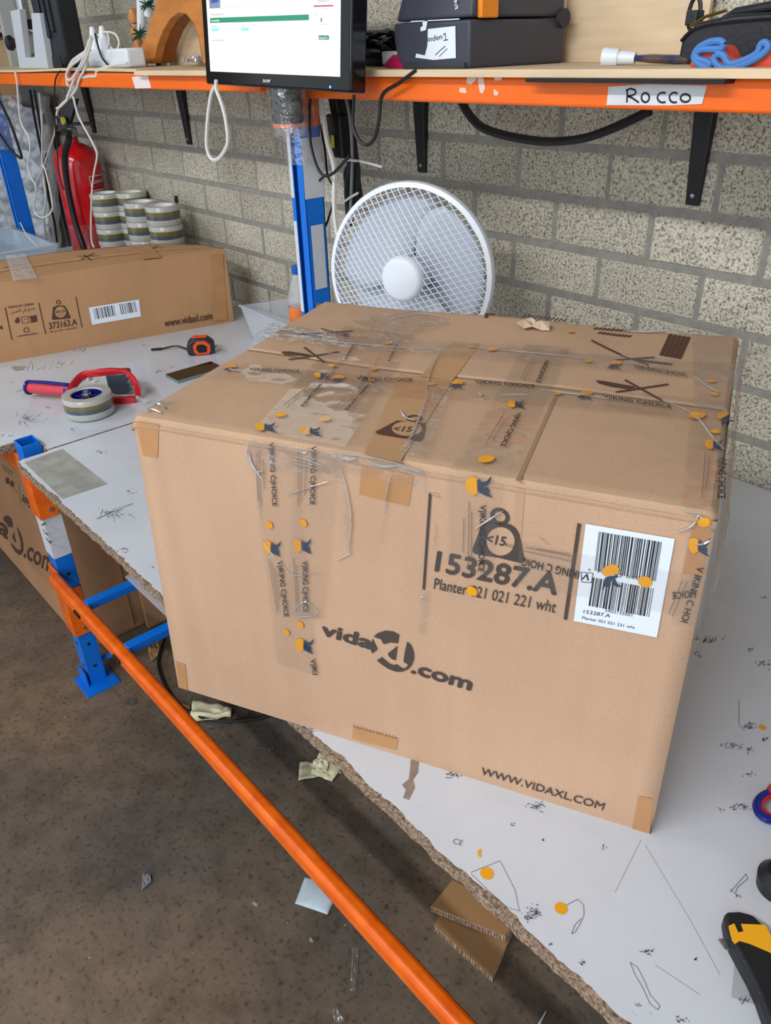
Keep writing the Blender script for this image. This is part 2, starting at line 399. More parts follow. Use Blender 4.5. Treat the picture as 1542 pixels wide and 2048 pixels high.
# hall beyond the end of the block wall
build('wall_left', MB().box((-10.4, 0.5, 0.8), (0.1, 9, 3.6)), mat('far_wall', (150, 140, 125), 0.9, var=0.2), kind='structure')
build('wall_far', MB().box((-8.2, 4.4, 0.8), (4.4, 0.1, 3.6)), mat('far_wall2', (120, 112, 100), 0.9, var=0.3, vscale=3), kind='structure')
build('trim_1', MB().box((-5.23, 1.85, 0.3), (0.05, 0.12, 2.4)), mat('conduit_grey', (170, 172, 172), 0.5), kind='structure')

# ---------------------------------------------------------------- worktops
def worktop_mat():
    m = mat('white_laminate', (206, 210, 216), 0.22, spec=0.5, coat=0.15); nt = m.node_tree; N = nt.nodes; L = nt.links; b = N['Principled BSDF']
    tc = N.new('ShaderNodeTexCoord')
    def chain(scale, dist, lo, hi, st, dark):
        mp = N.new('ShaderNodeMapping'); mp.inputs['Scale'].default_value = st; mp.inputs['Rotation'].default_value = (0, 0, dist)
        L.new(tc.outputs['Object'], mp.inputs[0])
        n = N.new('ShaderNodeTexNoise'); n.inputs['Scale'].default_value = scale; n.inputs['Detail'].default_value = 6; n.inputs['Roughness'].default_value = .7
        L.new(mp.outputs[0], n.inputs['Vector'])
        c = N.new('ShaderNodeValToRGB'); e = c.color_ramp.elements; e[0].position = lo; e[1].position = hi; e[0].color = dark; e[1].color = (1, 1, 1, 1)
        L.new(n.outputs['Fac'], c.inputs[0]); return c.outputs[0]
    a = chain(3, 0, .3, .55, (1, 1, 1), (.90, .91, .92, 1))
    b1 = chain(26, .6, .255, .30, (1, 3.5, 1), (.25, .24, .23, 1))
    c1 = chain(30, -.9, .25, .29, (1, 5, 1), (.35, .33, .31, 1))
    base = N.new('ShaderNodeRGB'); base.outputs[0].default_value = srgb(206, 210, 216); cur = base.outputs[0]
    for q in (a, b1, c1):
        x = N.new('ShaderNodeMix'); x.data_type = 'RGBA'; x.blend_type = 'MULTIPLY'; x.inputs[0].default_value = 1
        L.new(cur, x.inputs[6]); L.new(q, x.inputs[7]); cur = x.outputs[2]
    L.new(cur, b.inputs['Base Color']); return m
M_LAM = worktop_mat()
TH = .024
def ragged(x0, x1, y, n, amp, seed):
    return [(x0 + (x1 - x0) * i / n, y + amp * (noise.noise(Vector((i * .35, seed, 0))) + .6 * noise.noise(Vector((i * 1.7, seed, 3))))) for i in range(n + 1)]
# right worktop: core of chipboard with laminate skin that has chipped back along the front edge
wt = thing('worktop', (-0.7, 1.15, -TH), 'long white laminate worktop under the big taped box, chipped chipboard front edge', 'worktop')
edge = ragged(-2.225, 1.2, .508, 420, .004, 1.3)
rear = [(1.2, 1.858), (-2.07, 1.858), (-2.07, 1.49), (-2.16, 1.49), (-2.16, 1.858), (-2.238, 1.858), (-2.238, .604), (-2.232, .604), (-2.232, .53)]
core = edge + rear
mb = MB(); mb.prism([Vector((x, y, -TH)) for x, y in core], (0, 0, TH - .0012)); build('chipboard_core', mb, M_CHIP, wt, label='rough brown chipboard edge')
edge2 = [(x, y + .005 + max(0, .010 * noise.noise(Vector((x * 9, 7, 0))) + .004 * noise.noise(Vector((x * 60, 2, 0))))) for x, y in edge]
mb = MB(); mb.prism([Vector((x, y, -.0012)) for x, y in edge2 + rear], (0, 0, .0012)); build('laminate_top', mb, M_LAM, wt)
wt2 = thing('worktop', (-3.9, 1.15, -TH), 'white laminate worktop on the left, under the long box and tape dispenser', 'worktop')
P2 = [(-2.246, .602), (-2.246, 1.858), (-4.72, 1.858), (-4.72, 1.45), (-4.83, 1.45), (-4.83, 1.858), (-5.0, 1.858), (-5.0, .1), (-2.365, .1), (-2.365, .602)]
build('chipboard_core', MB().prism([Vector((x, y, -TH)) for x, y in P2], (0, 0, TH - .0012)), M_CHIP, wt2)
P3 = [(-2.248, .607), (-2.248, 1.857), (-4.72, 1.857), (-4.72, 1.449), (-4.83, 1.449), (-4.83, 1.857), (-5.0, 1.857), (-5.0, .1), (-2.372, .1), (-2.372, .607)]
build('laminate_top', MB().prism([Vector((x, y, -.0012)) for x, y in P3], (0, 0, .0012)), M_LAM, wt2)

TP = Plane((0, 0, 0), (0, 0, 1))
M_RES = mat('grey_tape_patch', (172, 172, 162), 0.5, var=0.3, vscale=25, bump=.2, bscale=90)
M_RESF = mat('faint_tape_residue', (170, 172, 172), 0.3, alpha=0.35, spec=0.6)
M_MARK = mat('dirt_line', (112, 112, 116), 0.7)
p = Print(TP, .0006); p.strip([(48, 925), (125, 898), (215, 968), (125, 998)], 4, 4); build('tape_patch', p, M_RES, wt, label='grey worn patch of tape at the corner')
for c, r_ in (((974, 1747), .0095), ((1122, 1817), .0085)): p = Print(TP, .0007); p.circ(c, r_, 20); build('tape_dot', p, M_YEL, wt)
p = Print(TP, .0007); p.poly([(955, 1702), (962, 1698), (962, 1716), (956, 1712)]); build('tape_dot', p, M_YEL, wt, label='half of a yellow dot')
p = Print(TP, .0006)
def scribble(pts, wd=.0012):
    for a, b in zip(pts, pts[1:]): p.line(a, b, wd)
def blob(cx, cy, n=6, sx=8, sy=5, seed=0, wd=.0016):
    rr = random.Random(seed * 13 + int(cx) * 7 + int(cy)); a0 = rr.uniform(-.9, .3)
    for i in range(n * 2):
        x, y = cx + rr.gauss(0, sx * .45), cy + rr.gauss(0, sy * .45); l = rr.uniform(.15, .5) * max(sx, sy); a_ = a0 + rr.gauss(0, .5)
        k_ = rr.uniform(.4, 1.3); m_ = (x + l * .5 * math.cos(a_) + rr.uniform(-1, 1), y + l * .5 * math.sin(a_) + rr.uniform(-1, 1))
        p.line((x, y), m_, wd * k_); p.line(m_, (x + l * math.cos(a_), y + l * math.sin(a_)), wd * k_ * .5)
p.text('CE', (905, 1687), (924, 1692), (908, 1676))
scribble([(942, 1745), (1000, 1722), (1012, 1745), (1030, 1780), (1037, 1815), (1040, 1823), (1015, 1815), (985, 1790), (960, 1765), (942, 1748)], .0007)
scribble([(1130, 1812), (1155, 1799), (1167, 1810), (1168, 1830), (1162, 1845), (1150, 1865), (1143, 1868), (1150, 1850), (1162, 1838)], .0008)
scribble([(1260, 1925), (1275, 1935), (1290, 1965), (1300, 1990), (1320, 2012), (1315, 2020), (1300, 2008), (1285, 1975), (1270, 1950), (1260, 1925)], .0008)
scribble([(1460, 1785), (1492, 1748), (1495, 1758), (1475, 1775), (1470, 1788), (1460, 1778)], .0008)
scribble([(1290, 1690), (1380, 1840), (1440, 1950)], .0004); scribble([(1282, 1680), (1230, 1785)], .0004); scribble([(1310, 1930), (1400, 1990)], .0005)
for c in ((1065, 1825, 18, 14, 14), (1055, 1835, 12, 10, 10), (1025, 1650, 5, 5, 5), (1205, 1695, 4, 8, 8), (1085, 1680, 6, 2, 3), (1100, 1890, 5, 5, 4), (1165, 1925, 8, 8, 8), (1300, 1905, 6, 22, 5), (1462, 1492, 8, 22, 8), (1500, 1500, 6, 10, 6),
          (1480, 1615, 8, 25, 8), (1440, 1618, 4, 6, 5), (1478, 1790, 4, 6, 6), (1415, 1282, 8, 30, 5), (1395, 1310, 5, 12, 6), (1500, 1300, 5, 8, 5), (1527, 1195, 4, 8, 3), (1500, 1455, 10, 14, 8), (1530, 1480, 8, 10, 6), (1525, 1330, 8, 14, 8), (905, 1548, 12, 16, 8), (758, 1590, 5, 4, 3),
          (1070, 1612, 10, 22, 8), (620, 1460, 9, 14, 6), (1490, 2000, 8, 16, 8), (1390, 1920, 4, 6, 4), (1275, 2010, 5, 8, 5), (1360, 2040, 5, 14, 6), (1495, 1550, 4, 14, 5), (220, 1025, 6, 22, 8), (225, 1030, 8, 34, 8), (205, 905, 4, 14, 4), (262, 985, 4, 10, 4), (245, 1100, 6, 16, 8), (305, 1135, 3, 3, 3)):
    blob(c[0], c[1], c[2] + 1, c[3], c[4])
scribble([(1478, 1400), (1478, 1450), (1490, 1462)], .0008)
scribble([(192, 1038), (265, 1008)], .002); scribble([(195, 1040), (230, 1018), (268, 1006)], .001)
build('dirt_marks', p, M_MARK, wt, label='dark smudges and outlines of old tape', kind='stuff')
p = Print(TP, .0006)
rr = random.Random(3); pts = [(822, 1518), (838, 1520), (836, 1545), (826, 1560), (830, 1575), (818, 1600), (806, 1596), (812, 1580), (804, 1570), (818, 1558), (820, 1540)]
p.poly(pts); build('bare_patch', p, mat('bare_chip', (150, 132, 118), .9, var=.2, vscale=60), wt, label='small patch where the white skin is torn off')
p = Print(TP, .0005); p.poly([(1470, 1910), (1478, 1900), (1542, 1880), (1542, 2040), (1510, 2010), (1462, 1995)]); p.poly([(1030, 1350)] * 3) if False else None
build('tape_residue', p, M_RESF, wt)
p = Print(TP, .0007)
p.circ((1525, 1455), .006, 14); build('tape_dot', p, M_YEL, wt)
p = Print(TP, .0006)
for c in ((45, 740, 6, 40, 5), (120, 730, 6, 20, 6), (150, 700, 8, 30, 6), (205, 690, 6, 22, 4), (30, 735, 4, 12, 3), (25, 765, 3, 8, 2), (55, 840, 12, 40, 8), (50, 838, 8, 8, 4), (20, 872, 3, 5, 3), (315, 745, 6, 9, 3), (320, 742, 4, 8, 2), (345, 735, 3, 8, 2), (235, 668, 4, 12, 3), (5, 870, 3, 6, 2), (145, 858, 4, 14, 3), (95, 815, 3, 8, 2), (290, 690, 3, 10, 3), (215, 770, 3, 10, 3), (60, 700, 5, 20, 6)): blob(*c)
build('dirt_marks', p, M_MARK, wt2, label='dark scuffs on the white surface', kind='stuff')
p = Print(TP, .0005); p.poly([(22, 734), (52, 732), (46, 741), (28, 740)]); build('tape_patch', p, M_RES, wt2)

# ---------------------------------------------------------------- racking frames and beams
def hollow_post(mb, x0, x1, y0, y1, z0, z1, t=.004, k=0):
    mb.obox((x0, y0, z0), (x1 - x0, 0, 0), (0, t, 0), (0, 0, z1 - z0), k); mb.obox((x0, y1 - t, z0), (x1 - x0, 0, 0), (0, t, 0), (0, 0, z1 - z0), k)
    mb.obox((x0, y0 + t, z0), (t, 0, 0), (0, y1 - y0 - 2 * t, 0), (0, 0, z1 - z0), k); mb.obox((x1 - t, y0 + t, z0), (t, 0, 0), (0, y1 - y0 - 2 * t, 0), (0, 0, z1 - z0), k)
def c_post(mb, x0, x1, y0, y1, z0, z1, t=.005, lip=.022):
    h = (0, 0, z1 - z0)
    mb.obox((x0, y1 - t, z0), (x1 - x0, 0, 0), (0, t, 0), h, 1)
    mb.obox((x0, y0, z0), (t, 0, 0), (0, y1 - y0, 0), h, 0); mb.obox((x1 - t, y0, z0), (t, 0, 0), (0, y1 - y0, 0), h, 0)
    mb.obox((x0, y0 - .0005, z0), (lip * .75, 0, 0), (0, t, 0), h, 0); mb.obox((x1 - lip * 1.3, y0 - .0005, z0), (lip * 1.3, 0, 0), (0, t, 0), h, 0)
M_HOLE = mat('dark_hole', (12, 22, 44), 0.7)
def rack(xr, label, xq, yq=1.50, ztop_f=.022, ztop_r=1.0):
    t = thing('rack_frame', (xr, 1.0, FZ), label, 'rack frame')
    x0, x1 = xr - .034, xr + .034
    mb = MB(); hollow_post(mb, x0, x1, .544, .600, FZ, ztop_f); q = build('upright', mb, M_BLUE, t, bevel=.0015, label='short blue front upright with an open top')
    hs = MB()
    for z in np.arange(FZ + .08, -.04, .0985):
        hs.lathe([(0.0001, 0), (.0065, 0)], (x0 + .034, .5435, z), (0, 1, 0), 12); hs.lathe([(0.0001, 0), (.0065, 0)], (x1 + .0005, .572, z), (1, 0, 0), 12)
    build('bolt_hole', hs, M_HOLE, q, kind='stuff')
    mb = MB(); c_post(mb, xq - .034, xq + .034, yq, yq + .075, FZ, ztop_r); q2 = build('upright', mb, [M_BLUE, M_BLUED], t, bevel=.0012, label='tall blue rear upright with a slotted front')
    for y, xx in ((.572, xr), (yq + .035, xq)):
        mb = MB().box((xx + .02, y - .005, FZ + .003), (.13, .12, .006)); mb.box((xx, y - .04, FZ + .03), (.07, .006, .06))
        build('base_plate', mb, M_BLUE, t, bevel=.001)
    for z0_, z1_ in ((-.85, -.80), (-.12, -.12)):
        mb = MB().tube([(xr, .600, z0_), (xq, yq, z1_)], .013, 4); build('brace', mb, M_BLUE, t, bevel=.001)
    return t, q, q2
QX = ony(612, 430, 1.50).x - .034
fr, up_f, up_r = rack(-2.301, 'blue rack frame at the worktop joint, white sticker on its front post', QX)
fr2, _, _ = rack(-4.78, 'blue rack frame at far left behind the long box', -4.775, 1.46)
# stickers and tape on the near frame
def on_px(x): return x
mb = MB(); zs = lambda py: ony(110, py, .544).z
mb.obox((-2.3355, .5425, -.375), (.069, 0, 0), (0, .0012, 0), (0, 0, .150)); mb.obox((-2.2668, .5425, -.375), (.0012, 0, 0), (0, .058, 0), (0, 0, .150))
build('sticker', mb, M_STICKW, up_f, label='white sticker wrapped round the front post')
pf = Plane((0, .542, 0), (0, -1, 0)); p = Print(pf, .0008)
for a, b in (((86, 1058), (90, 1066)), ((92, 1076), (100, 1086)), ((100, 1086), (104, 1082)), ((84, 1050), (92, 1046)), ((90, 1066), (96, 1070))): p.line(a, b, .004)
build('marker_drawing', p, M_BLACKINK, up_f)
mb = MB()
mb.obox((QX + .0345, 1.515, .32), (.001, 0, 0), (0, .048, 0), (0, 0, .20)); mb.obox((QX + .0345, 1.502, .60), (.001, 0, 0), (0, .078, 0), (0, 0, .17))
mb.obox((QX - .0345, 1.4986, .24), (.016, 0, 0), (0, .001, 0), (0, 0, .29)); mb.obox((QX - .0345, 1.4986, .60), (.016, 0, 0), (0, .001, 0), (0, 0, .22))
build('sticker', mb, M_STICKW, up_r, label='whitish tape strips on the tall rear post')

# lower beam, upper beams, joists
def beam(name, x0, x1, y0, y1, z0, z1, mt, label, ends=(True, True), bev=.008, cat='beam', hook=-.09, ez=(0, 0), group=None):
    t = thing(name, ((x0 + x1) / 2, (y0 + y1) / 2, z0), label, cat, group)
    build('beam_bar', MB().obox((x0, y0, z0), (x1 - x0, 0, 0), (0, y1 - y0, 0), (0, 0, z1 - z0)), mt, t, bevel=bev, seg=3, smooth=True)
    return t
def connector(t, xr, y0, y1, z0, z1, side=1):
    mb = MB(); d = .004 + (.002 if side < 0 else 0)
    xa, xb = xr - .0375, xr + .0375
    mb.obox((xa, y0 - d, z0), (xb - xa, 0, 0), (0, d, 0), (0, 0, z1 - z0))
    xs = xb if side > 0 else xa - d
    mb.obox((xs - (0 if side > 0 else 0), y0 - d, z0), (d, 0, 0), (0, y1 - y0 + d, 0), (0, 0, z1 - z0))
    c = build('beam_connector', mb, M_ORANGED, t, bevel=.001)
    build('bolt', MB().lathe([(.0001, .006), (.007, .006), (.007, 0)], (xs + d * side if side > 0 else xs, (y0 + y1) / 2 + .005, z0 + .028), (side, 0, 0), 10), M_STEEL, c, smooth=True)
b1 = beam('rack_beam', -2.258, .75, .505, .541, -.462, -.412, M_ORANGED, 'long orange beam low along the front of the bench', bev=.012)
connector(b1, -2.301, .540, .596, -.69, -.50)
mb = MB().obox((-2.3385, .536, -.52), (.085, 0, 0), (0, .006, 0), (0, 0, .10)); build('beam_hook', mb, M_ORANGED, b1, bevel=.002)
p = Print(Plane((0, 0, -.412), (0, 0, 1)), .001)
b2 = beam('rack_beam', -2.262, .75, .555, .60, -.10, -.034, M_ORANGED, 'orange beam directly beneath the front edge of the right worktop', bev=.006)
connector(b2, -2.301, .540, .596, -.225, -.04)
b3 = beam('rack_beam', -4.74, -2.342, .545, .59, -.115, -.034, M_ORANGED, 'orange beam beneath the left worktop, seen beside the open post top')
for x, lab in ((-2.03, 'blue cross joist nearest the front post, resting on the low orange beam'), (-1.757, 'blue cross joist second from the front post, resting on the low orange beam')):
    t = thing('cross_joist', (x, 1.0, -.44), lab, 'joist', 'blue joists across the low beams')
    build('bar', MB().obox((x - .015, .535, -.436), (.030, 0, 0), (0, .93, 0), (0, 0, .026)), M_BLUE, t, bevel=.002)
    build('bracket', MB().obox((x - .02, .500, -.445), (.04, 0, 0), (0, .045, 0), (0, 0, .012)), M_BLACK, t, bevel=.001)
    build('screw', MB().lathe([(.0001, .009), (.008, .006), (.009, 0)], (x, .515, -.433), (0, 0, 1), 10), M_STEEL, t, smooth=True)
beam('rack_beam', -2.258, .75, 1.47, 1.505, -.50, -.445, M_ORANGED, 'orange beam low at the back, hidden under the bench')

# shelf above
SZ = .951
SB1 = beam('rack_beam', QX + .04, .9, 1.425, 1.463, .884, .936, M_ORANGE, 'orange shelf beam on the right carrying the white name strip', bev=.006)
SB2 = beam('rack_beam', -4.74, QX - .04, 1.425, 1.463, .893, .943, M_ORANGE, 'orange shelf beam left of the monitor with a pale sticker', bev=.006)
connector(SB1, QX, 1.466, 1.57, .80, .935)
beam('rack_beam', -7.4, -4.82, 1.425, 1.463, .900, .948, M_ORANGE, 'orange shelf beam at the far left end', bev=.006)
bf = Plane((0, 1.425, 0), (0, -1, 0))
connector(SB2, QX, 1.466, 1.57, .80, .93, side=-1)
p = Print(bf, .001); p.poly([(264, 154), (296, 150), (303, 176), (271, 177)]); build('sticker', p, mat('pale_sticker', (232, 214, 210), .6), SB2, solid=.0004)
t = SB1
p = Print(bf, .0015); p.poly([(1218, 173), (1300, 168), (1415, 171), (1405, 208), (1340, 211), (1214, 210)]); st = build('name_strip', p, M_STICKW, t, label='white tape strip with a handwritten name', solid=.0005)
p = Print(bf, .0022)
def stroke(pts, wd):
    for a, b in zip(pts, pts[1:]): p.line(a, b, wd)
def arc(cx, cy, rx, ry, a0, a1, n=12): return [(cx + rx * math.cos(R(a0 + (a1 - a0) * i / n)), cy + ry * math.sin(R(a0 + (a1 - a0) * i / n))) for i in range(n + 1)]
stroke([(1256, 180), (1255, 205)], .0034); stroke([(1253, 181), (1262, 177), (1272, 180), (1273, 187), (1265, 191), (1257, 192)], .0034); stroke([(1257, 192), (1266, 196), (1279, 205)], .0034)
stroke(arc(1292, 195, 8, 9.5, 0, 360), .0036); stroke(arc(1327, 195, 11, 10, -60, -300), .0034); stroke(arc(1350, 195, 10, 10, -50, -300), .0034); stroke(arc(1372, 196, 10, 8, 0, 360), .0036)
build('handwriting', p, M_BLACKINK, st)
p = Print(bf, .001)
for q in ([(935, 154), (955, 150), (953, 160), (942, 170), (933, 166)], [(955, 155), (967, 152), (971, 176), (966, 188), (960, 184)], [(920, 175), (932, 176), (934, 187), (919, 184)], [(988, 178), (998, 184), (996, 191), (988, 190)], [(988, 154), (1003, 152), (1005, 160), (990, 161)], [(712, 156), (722, 152), (722, 180), (702, 181), (703, 172), (714, 168)]): p.poly(q)
build('paper_remnants', p, mat('paper_rest', (226, 196, 180), .7), t, kind='stuff')
board = MB(); board.obox((-2.9, 1.400, .9365), (3.8, 0, 0), (0, .452, 0), (0, 0, .0145))
build('shelf_board', board, M_PLY, bevel=.001, label='thin pale plywood shelf board under the printer and handbag', cat='shelf board')
mb = MB()
def lb(u, v):
    x = -7.2 + u * 4.28; return Vector((x, 1.42 + v * .43, .9495 + .006 * math.sin(u * 9) ** 2))
mb.grid(lb, 40, 3); build('shelf_board', mb, M_PLY, solid=.009, label='warped plywood shelf board on the left, under the arch and power strip', cat='shelf board')
build('shelf_liner', MB().obox((-1.15, 1.39, .929), (.42, 0, 0), (0, .05, 0), (0, 0, .007)), M_BLACK, label='dark strip under the plywood above the name strip', cat='strip')
for x, lab in ((-4.425, 'black steel shelf bracket behind the fire extinguisher'), (-3.424, 'black steel shelf bracket left of the hanging white loop'), (-1.939, 'black steel shelf bracket above the fan'), (-1.004, 'black steel shelf bracket under the name strip, right end')):
    t = thing('shelf_bracket', (x, WY, .65), lab, 'bracket', 'black brackets under the shelf')
    lo, hi = .017, .027
    mb = MB().hexa([(x - lo, WY - .012, .65), (x + lo, WY - .012, .65), (x + lo, WY, .65), (x - lo, WY, .65), (x - hi, WY - .030, .934), (x + hi, WY - .030, .934), (x + hi, WY, .934), (x - hi, WY, .934)])
    build('wall_leg', mb, M_BLACK, t, bevel=.003)
    build('shelf_arm', MB().obox((x - .018, 1.47, .915), (.036, 0, 0), (0, WY - 1.47, 0), (0, 0, .02)), M_BLACK, t, bevel=.002)
    build('screw', MB().lathe([(.0001, .003), (.005, .002), (.006, 0)], (x, WY - .014, .672), (0, -1, 0), 10), M_STEEL, t)

# ---------------------------------------------------------------- the big taped box
A = Vector((-1.068, .399, 0)); B = Vector((-.315, .757, 0)); H = .545
U = (B - A).normalized(); V = Vector((-U.y, U.x, 0)); DW = .835; DD = .635
def bp(u, v, z): return A + U * u + V * v + Vector((0, 0, z))
def topz(P):
    d = P - A; u = d.dot(U) / DW; v = d.dot(V) / DD
    z = H - .006 * (1 - abs(2 * v - 1)) * 1.0 + .0025 * math.sin(u * 9 + v * 3) * min(1, max(0, v * 4))
    z += .012 * max(0, (u - .75)) * 4 * max(0, v - .35)
    return z
def topwarp(P, off): q = Vector(P); q.z = topz(q) + off; return q
box = thing('cardboard_box', bp(.42, .3, 0), 'large taped cardboard box in the middle standing on the white worktop', 'box')
FP = Plane(A, -V); BT = Plane((0, 0, H), (0, 0, 1), topwarp)
tl, tr = .026, -.004
mb = MB(); n = 26
corner = dict(bl=(0, 0), br=(DW, 0))
def side(u0, u1, v0, v1, i):  # bulging side walls
    def fn(a, b):
        u = u0 + (u1 - u0) * a; v = v0 + (v1 - v0) * a
        bul = .010 * math.sin(math.pi * a) * math.sin(math.pi * b)
        uu = u; vv = v
        if i == 1: uu += bul * 1.2
        if i == 2: vv += bul
        if i == 3: uu -= bul * .5
        # narrower at the top
        uu = uu + (tl * b if uu < .1 else 0) * (1 if v < DD else 0) + (tr * b if uu > DW - .1 else 0)
        return bp(uu, vv, (H - .010) * b)
    return fn
mb.grid(side(0, DW, 0, 0, 0), 30, 12); mb.grid(side(DW, DW, 0, DD, 1), 24, 12); mb.grid(side(DW, 0, DD, DD, 2), 30, 12); mb.grid(side(0, 0, DD, 0, 3), 24, 12)
mb.add([bp(0, 0, 0.0005), bp(DW, 0, 0.0005), bp(DW, DD, 0.0005), bp(0, DD, 0.0005)], [(3, 2, 1, 0)])
bm_o = build('box_body', mb, M_CARD, box, smooth=True, recalc=False)
bmx = bmesh.new(); bmx.from_mesh(bm_o.data); bmesh.ops.remove_doubles(bmx, verts=bmx.verts, dist=.0005); bmx.to_mesh(bmx and bm_o.data); bmx.free()
def flap(v0, v1, name, lab, extra=0):
    mb = MB()
    def fn(a, b):
        u = tl * .8 + (DW + tr - tl * .8) * a; v = v0 + (v1 - v0) * b
        P = bp(u, v, 0); z = topz(P) + extra
        d = min(v, DD - v); 
        if d < .012: z -= (.012 - d) ** 2 / .012 * .9
        e = min(u - tl * .8, DW + tr - u)
        if e < .010: z -= (.010 - e) ** 2 / .010 * .8
        return Vector((P.x, P.y, z))
    mb.grid(fn, 90, 36)
    # thickness
    o = build(name, mb, M_CARD2, box, smooth=True, label=lab, recalc=False); q = o.modifiers.new('solid', 'SOLIDIFY'); q.thickness = .010; q.offset = -1
    return o
fl1 = flap(-.002, DD / 2 - .002, 'front_flap', None); fl2 = flap(DD / 2 + .002, DD + .002, 'rear_flap', None, .0004)
# dark fold groove across the front flap
p = Print(BT, .0008)
p.strip([(1031, 962), (1040, 964), (1117, 788), (1110, 786)], 1, 12); build('fold_groove', p, mat('groove_card', (158, 124, 94), .9), fl1)
p = Print(FP, .0008); p.strip([(1033, 975), (1050, 978), (1036, 1175), (1026, 1173)], 1, 8); build('crease_band', p, mat('crease_card', (186, 148, 118), .9), bm_o)
# kraft tape patches
for quad, nu, nv in (([(724, 930), (828, 950), (818, 1012), (719, 988)], 6, 4), ([(708, 1452), (797, 1476), (793, 1500), (704, 1477)], 6, 2), ([(1278, 1591), (1306, 1597), (1299, 1667), (1264, 1659)], 3, 4),
                     ([(272, 842), (318, 850), (316, 915), (287, 910)], 3, 4), ([(352, 1322), (371, 1328), (376, 1380), (358, 1374)], 2, 4), ([(1388, 1040), (1424, 1046), (1402, 1150), (1365, 1146)], 3, 6)):
    p = Print(FP, .0009); p.strip(quad, nu, nv)
    if quad[0][0] == 708:
        for i in range(14): p.poly([(705 + i * 6.4, 1453 + i * 1.75), (711 + i * 6.4, 1454.6 + i * 1.75), (708 + i * 6.4, 1448 + i * 1.75)])
    build('brown_tape', p, M_KRAFT, bm_o)
p = Print(BT, .0010)
p.strip([(800, 740), (905, 755), (800, 925), (728, 910)], 6, 16)
build('brown_tape', p, mat('kraft2', (186, 144, 102), .45, var=.1), fl1, label='wide brown tape band on the front flap')
p = Print(BT, .0012); p.strip([(905, 680), (960, 686), (905, 755), (840, 745)], 4, 6); build('brown_tape', p, MATS['kraft2'], fl2)

# sharp wrinkles in the clear tape, with white highlights painted into their film
def ridge(pl, host, px, r=.0013, off=.0036):
    q = Print(pl, off); pts = smoothpath([q.fix(q.W(c)) for c in px], 4); n_ = len(pts) - 1
    rad = [r * (.25 + math.sin(math.pi * min(1, max(0, i / n_)))) for i in range(n_ + 1)]
    build('tape_wrinkle', MB().tube(pts, rad, 5, flat=.6), M_RIDGE, host, smooth=True)
for px, r in (([(498, 885), (499, 912), (515, 940), (530, 938)], .0022), ([(500, 900), (506, 925), (528, 958)], .0018), ([(575, 907), (620, 918), (660, 936)], .0020), ([(576, 921), (620, 931), (661, 941)], .0014), ([(572, 987), (620, 972), (660, 960)], .0012),
              ([(585, 895), (612, 903), (616, 892)], .0018), ([(680, 912), (700, 916), (715, 914)], .0032), ([(735, 920), (770, 930), (800, 928)], .0028), ([(800, 930), (830, 938), (850, 944)], .0018), ([(640, 898), (700, 905), (760, 915), (850, 940)], .0010),
              ([(682, 932), (694, 970), (704, 1030), (701, 1080), (697, 1108)], .0013), ([(672, 1118), (690, 1110), (704, 1103)], .0010), ([(786, 940), (776, 980), (770, 1030)], .0010), ([(527, 1080), (540, 1098), (552, 1112)], .0014), ([(560, 1120), (590, 1148), (640, 1140)], .0008),
              ([(586, 1226), (610, 1200), (640, 1222)], .0010), ([(590, 1232), (640, 1228)], .0014), ([(515, 935), (518, 1000), (524, 1040)], .0007), ([(862, 985), (875, 987), (880, 990)], .0014), ([(868, 1040), (872, 1060), (866, 1100)], .0006), ([(947, 1057), (975, 1040), (1008, 1018)], .0018),
              ([(1076, 1068), (1086, 1078), (1098, 1084)], .0010), ([(1352, 1062), (1385, 1048), (1400, 1022)], .0016), ([(1388, 1084), (1405, 1085), (1426, 1075)], .0018), ([(1360, 1015), (1385, 1020), (1400, 1022)], .0012), ([(1392, 1035), (1398, 1028), (1410, 1040)], .0012), ([(838, 1200), (846, 1190), (855, 1195)], .0010), ([(1240, 1068), (1200, 1060)], .0004)):
    ridge(FP, bm_o, px, r)
for px, r in (([(284, 822), (300, 810), (318, 812), (330, 820)], .0022), ([(290, 828), (302, 822), (322, 830)], .0018), ([(500, 682), (540, 660), (620, 668), (700, 680)], .0016), ([(530, 672), (580, 672), (640, 680), (780, 690), (900, 700)], .0012), ([(455, 738), (470, 744), (490, 742)], .0016),
              ([(800, 818), (812, 835), (830, 842)], .0016), ([(860, 770), (840, 830), (820, 880), (800, 905)], .0012), ([(900, 690), (1000, 702), (1100, 712), (1200, 722)], .0010), ([(1245, 665), (1300, 668), (1380, 664)], .0020), ([(1390, 755), (1420, 775), (1440, 785)], .0020), ([(1330, 800), (1390, 830), (1430, 880), (1450, 900)], .0010),
              ([(700, 690), (660, 740), (620, 800)], .0008), ([(760, 700), (720, 760), (680, 820)], .0008), ([(880, 700), (860, 740), (850, 790)], .0010), ([(1080, 780), (1140, 788), (1230, 800)], .0012), ([(955, 784), (962, 788), (958, 792)], .0016), ([(760, 645), (830, 628), (900, 640)], .0010), ([(1000, 790), (1060, 790)], .0010)):
    ridge(BT, fl1, px, r, .0045)

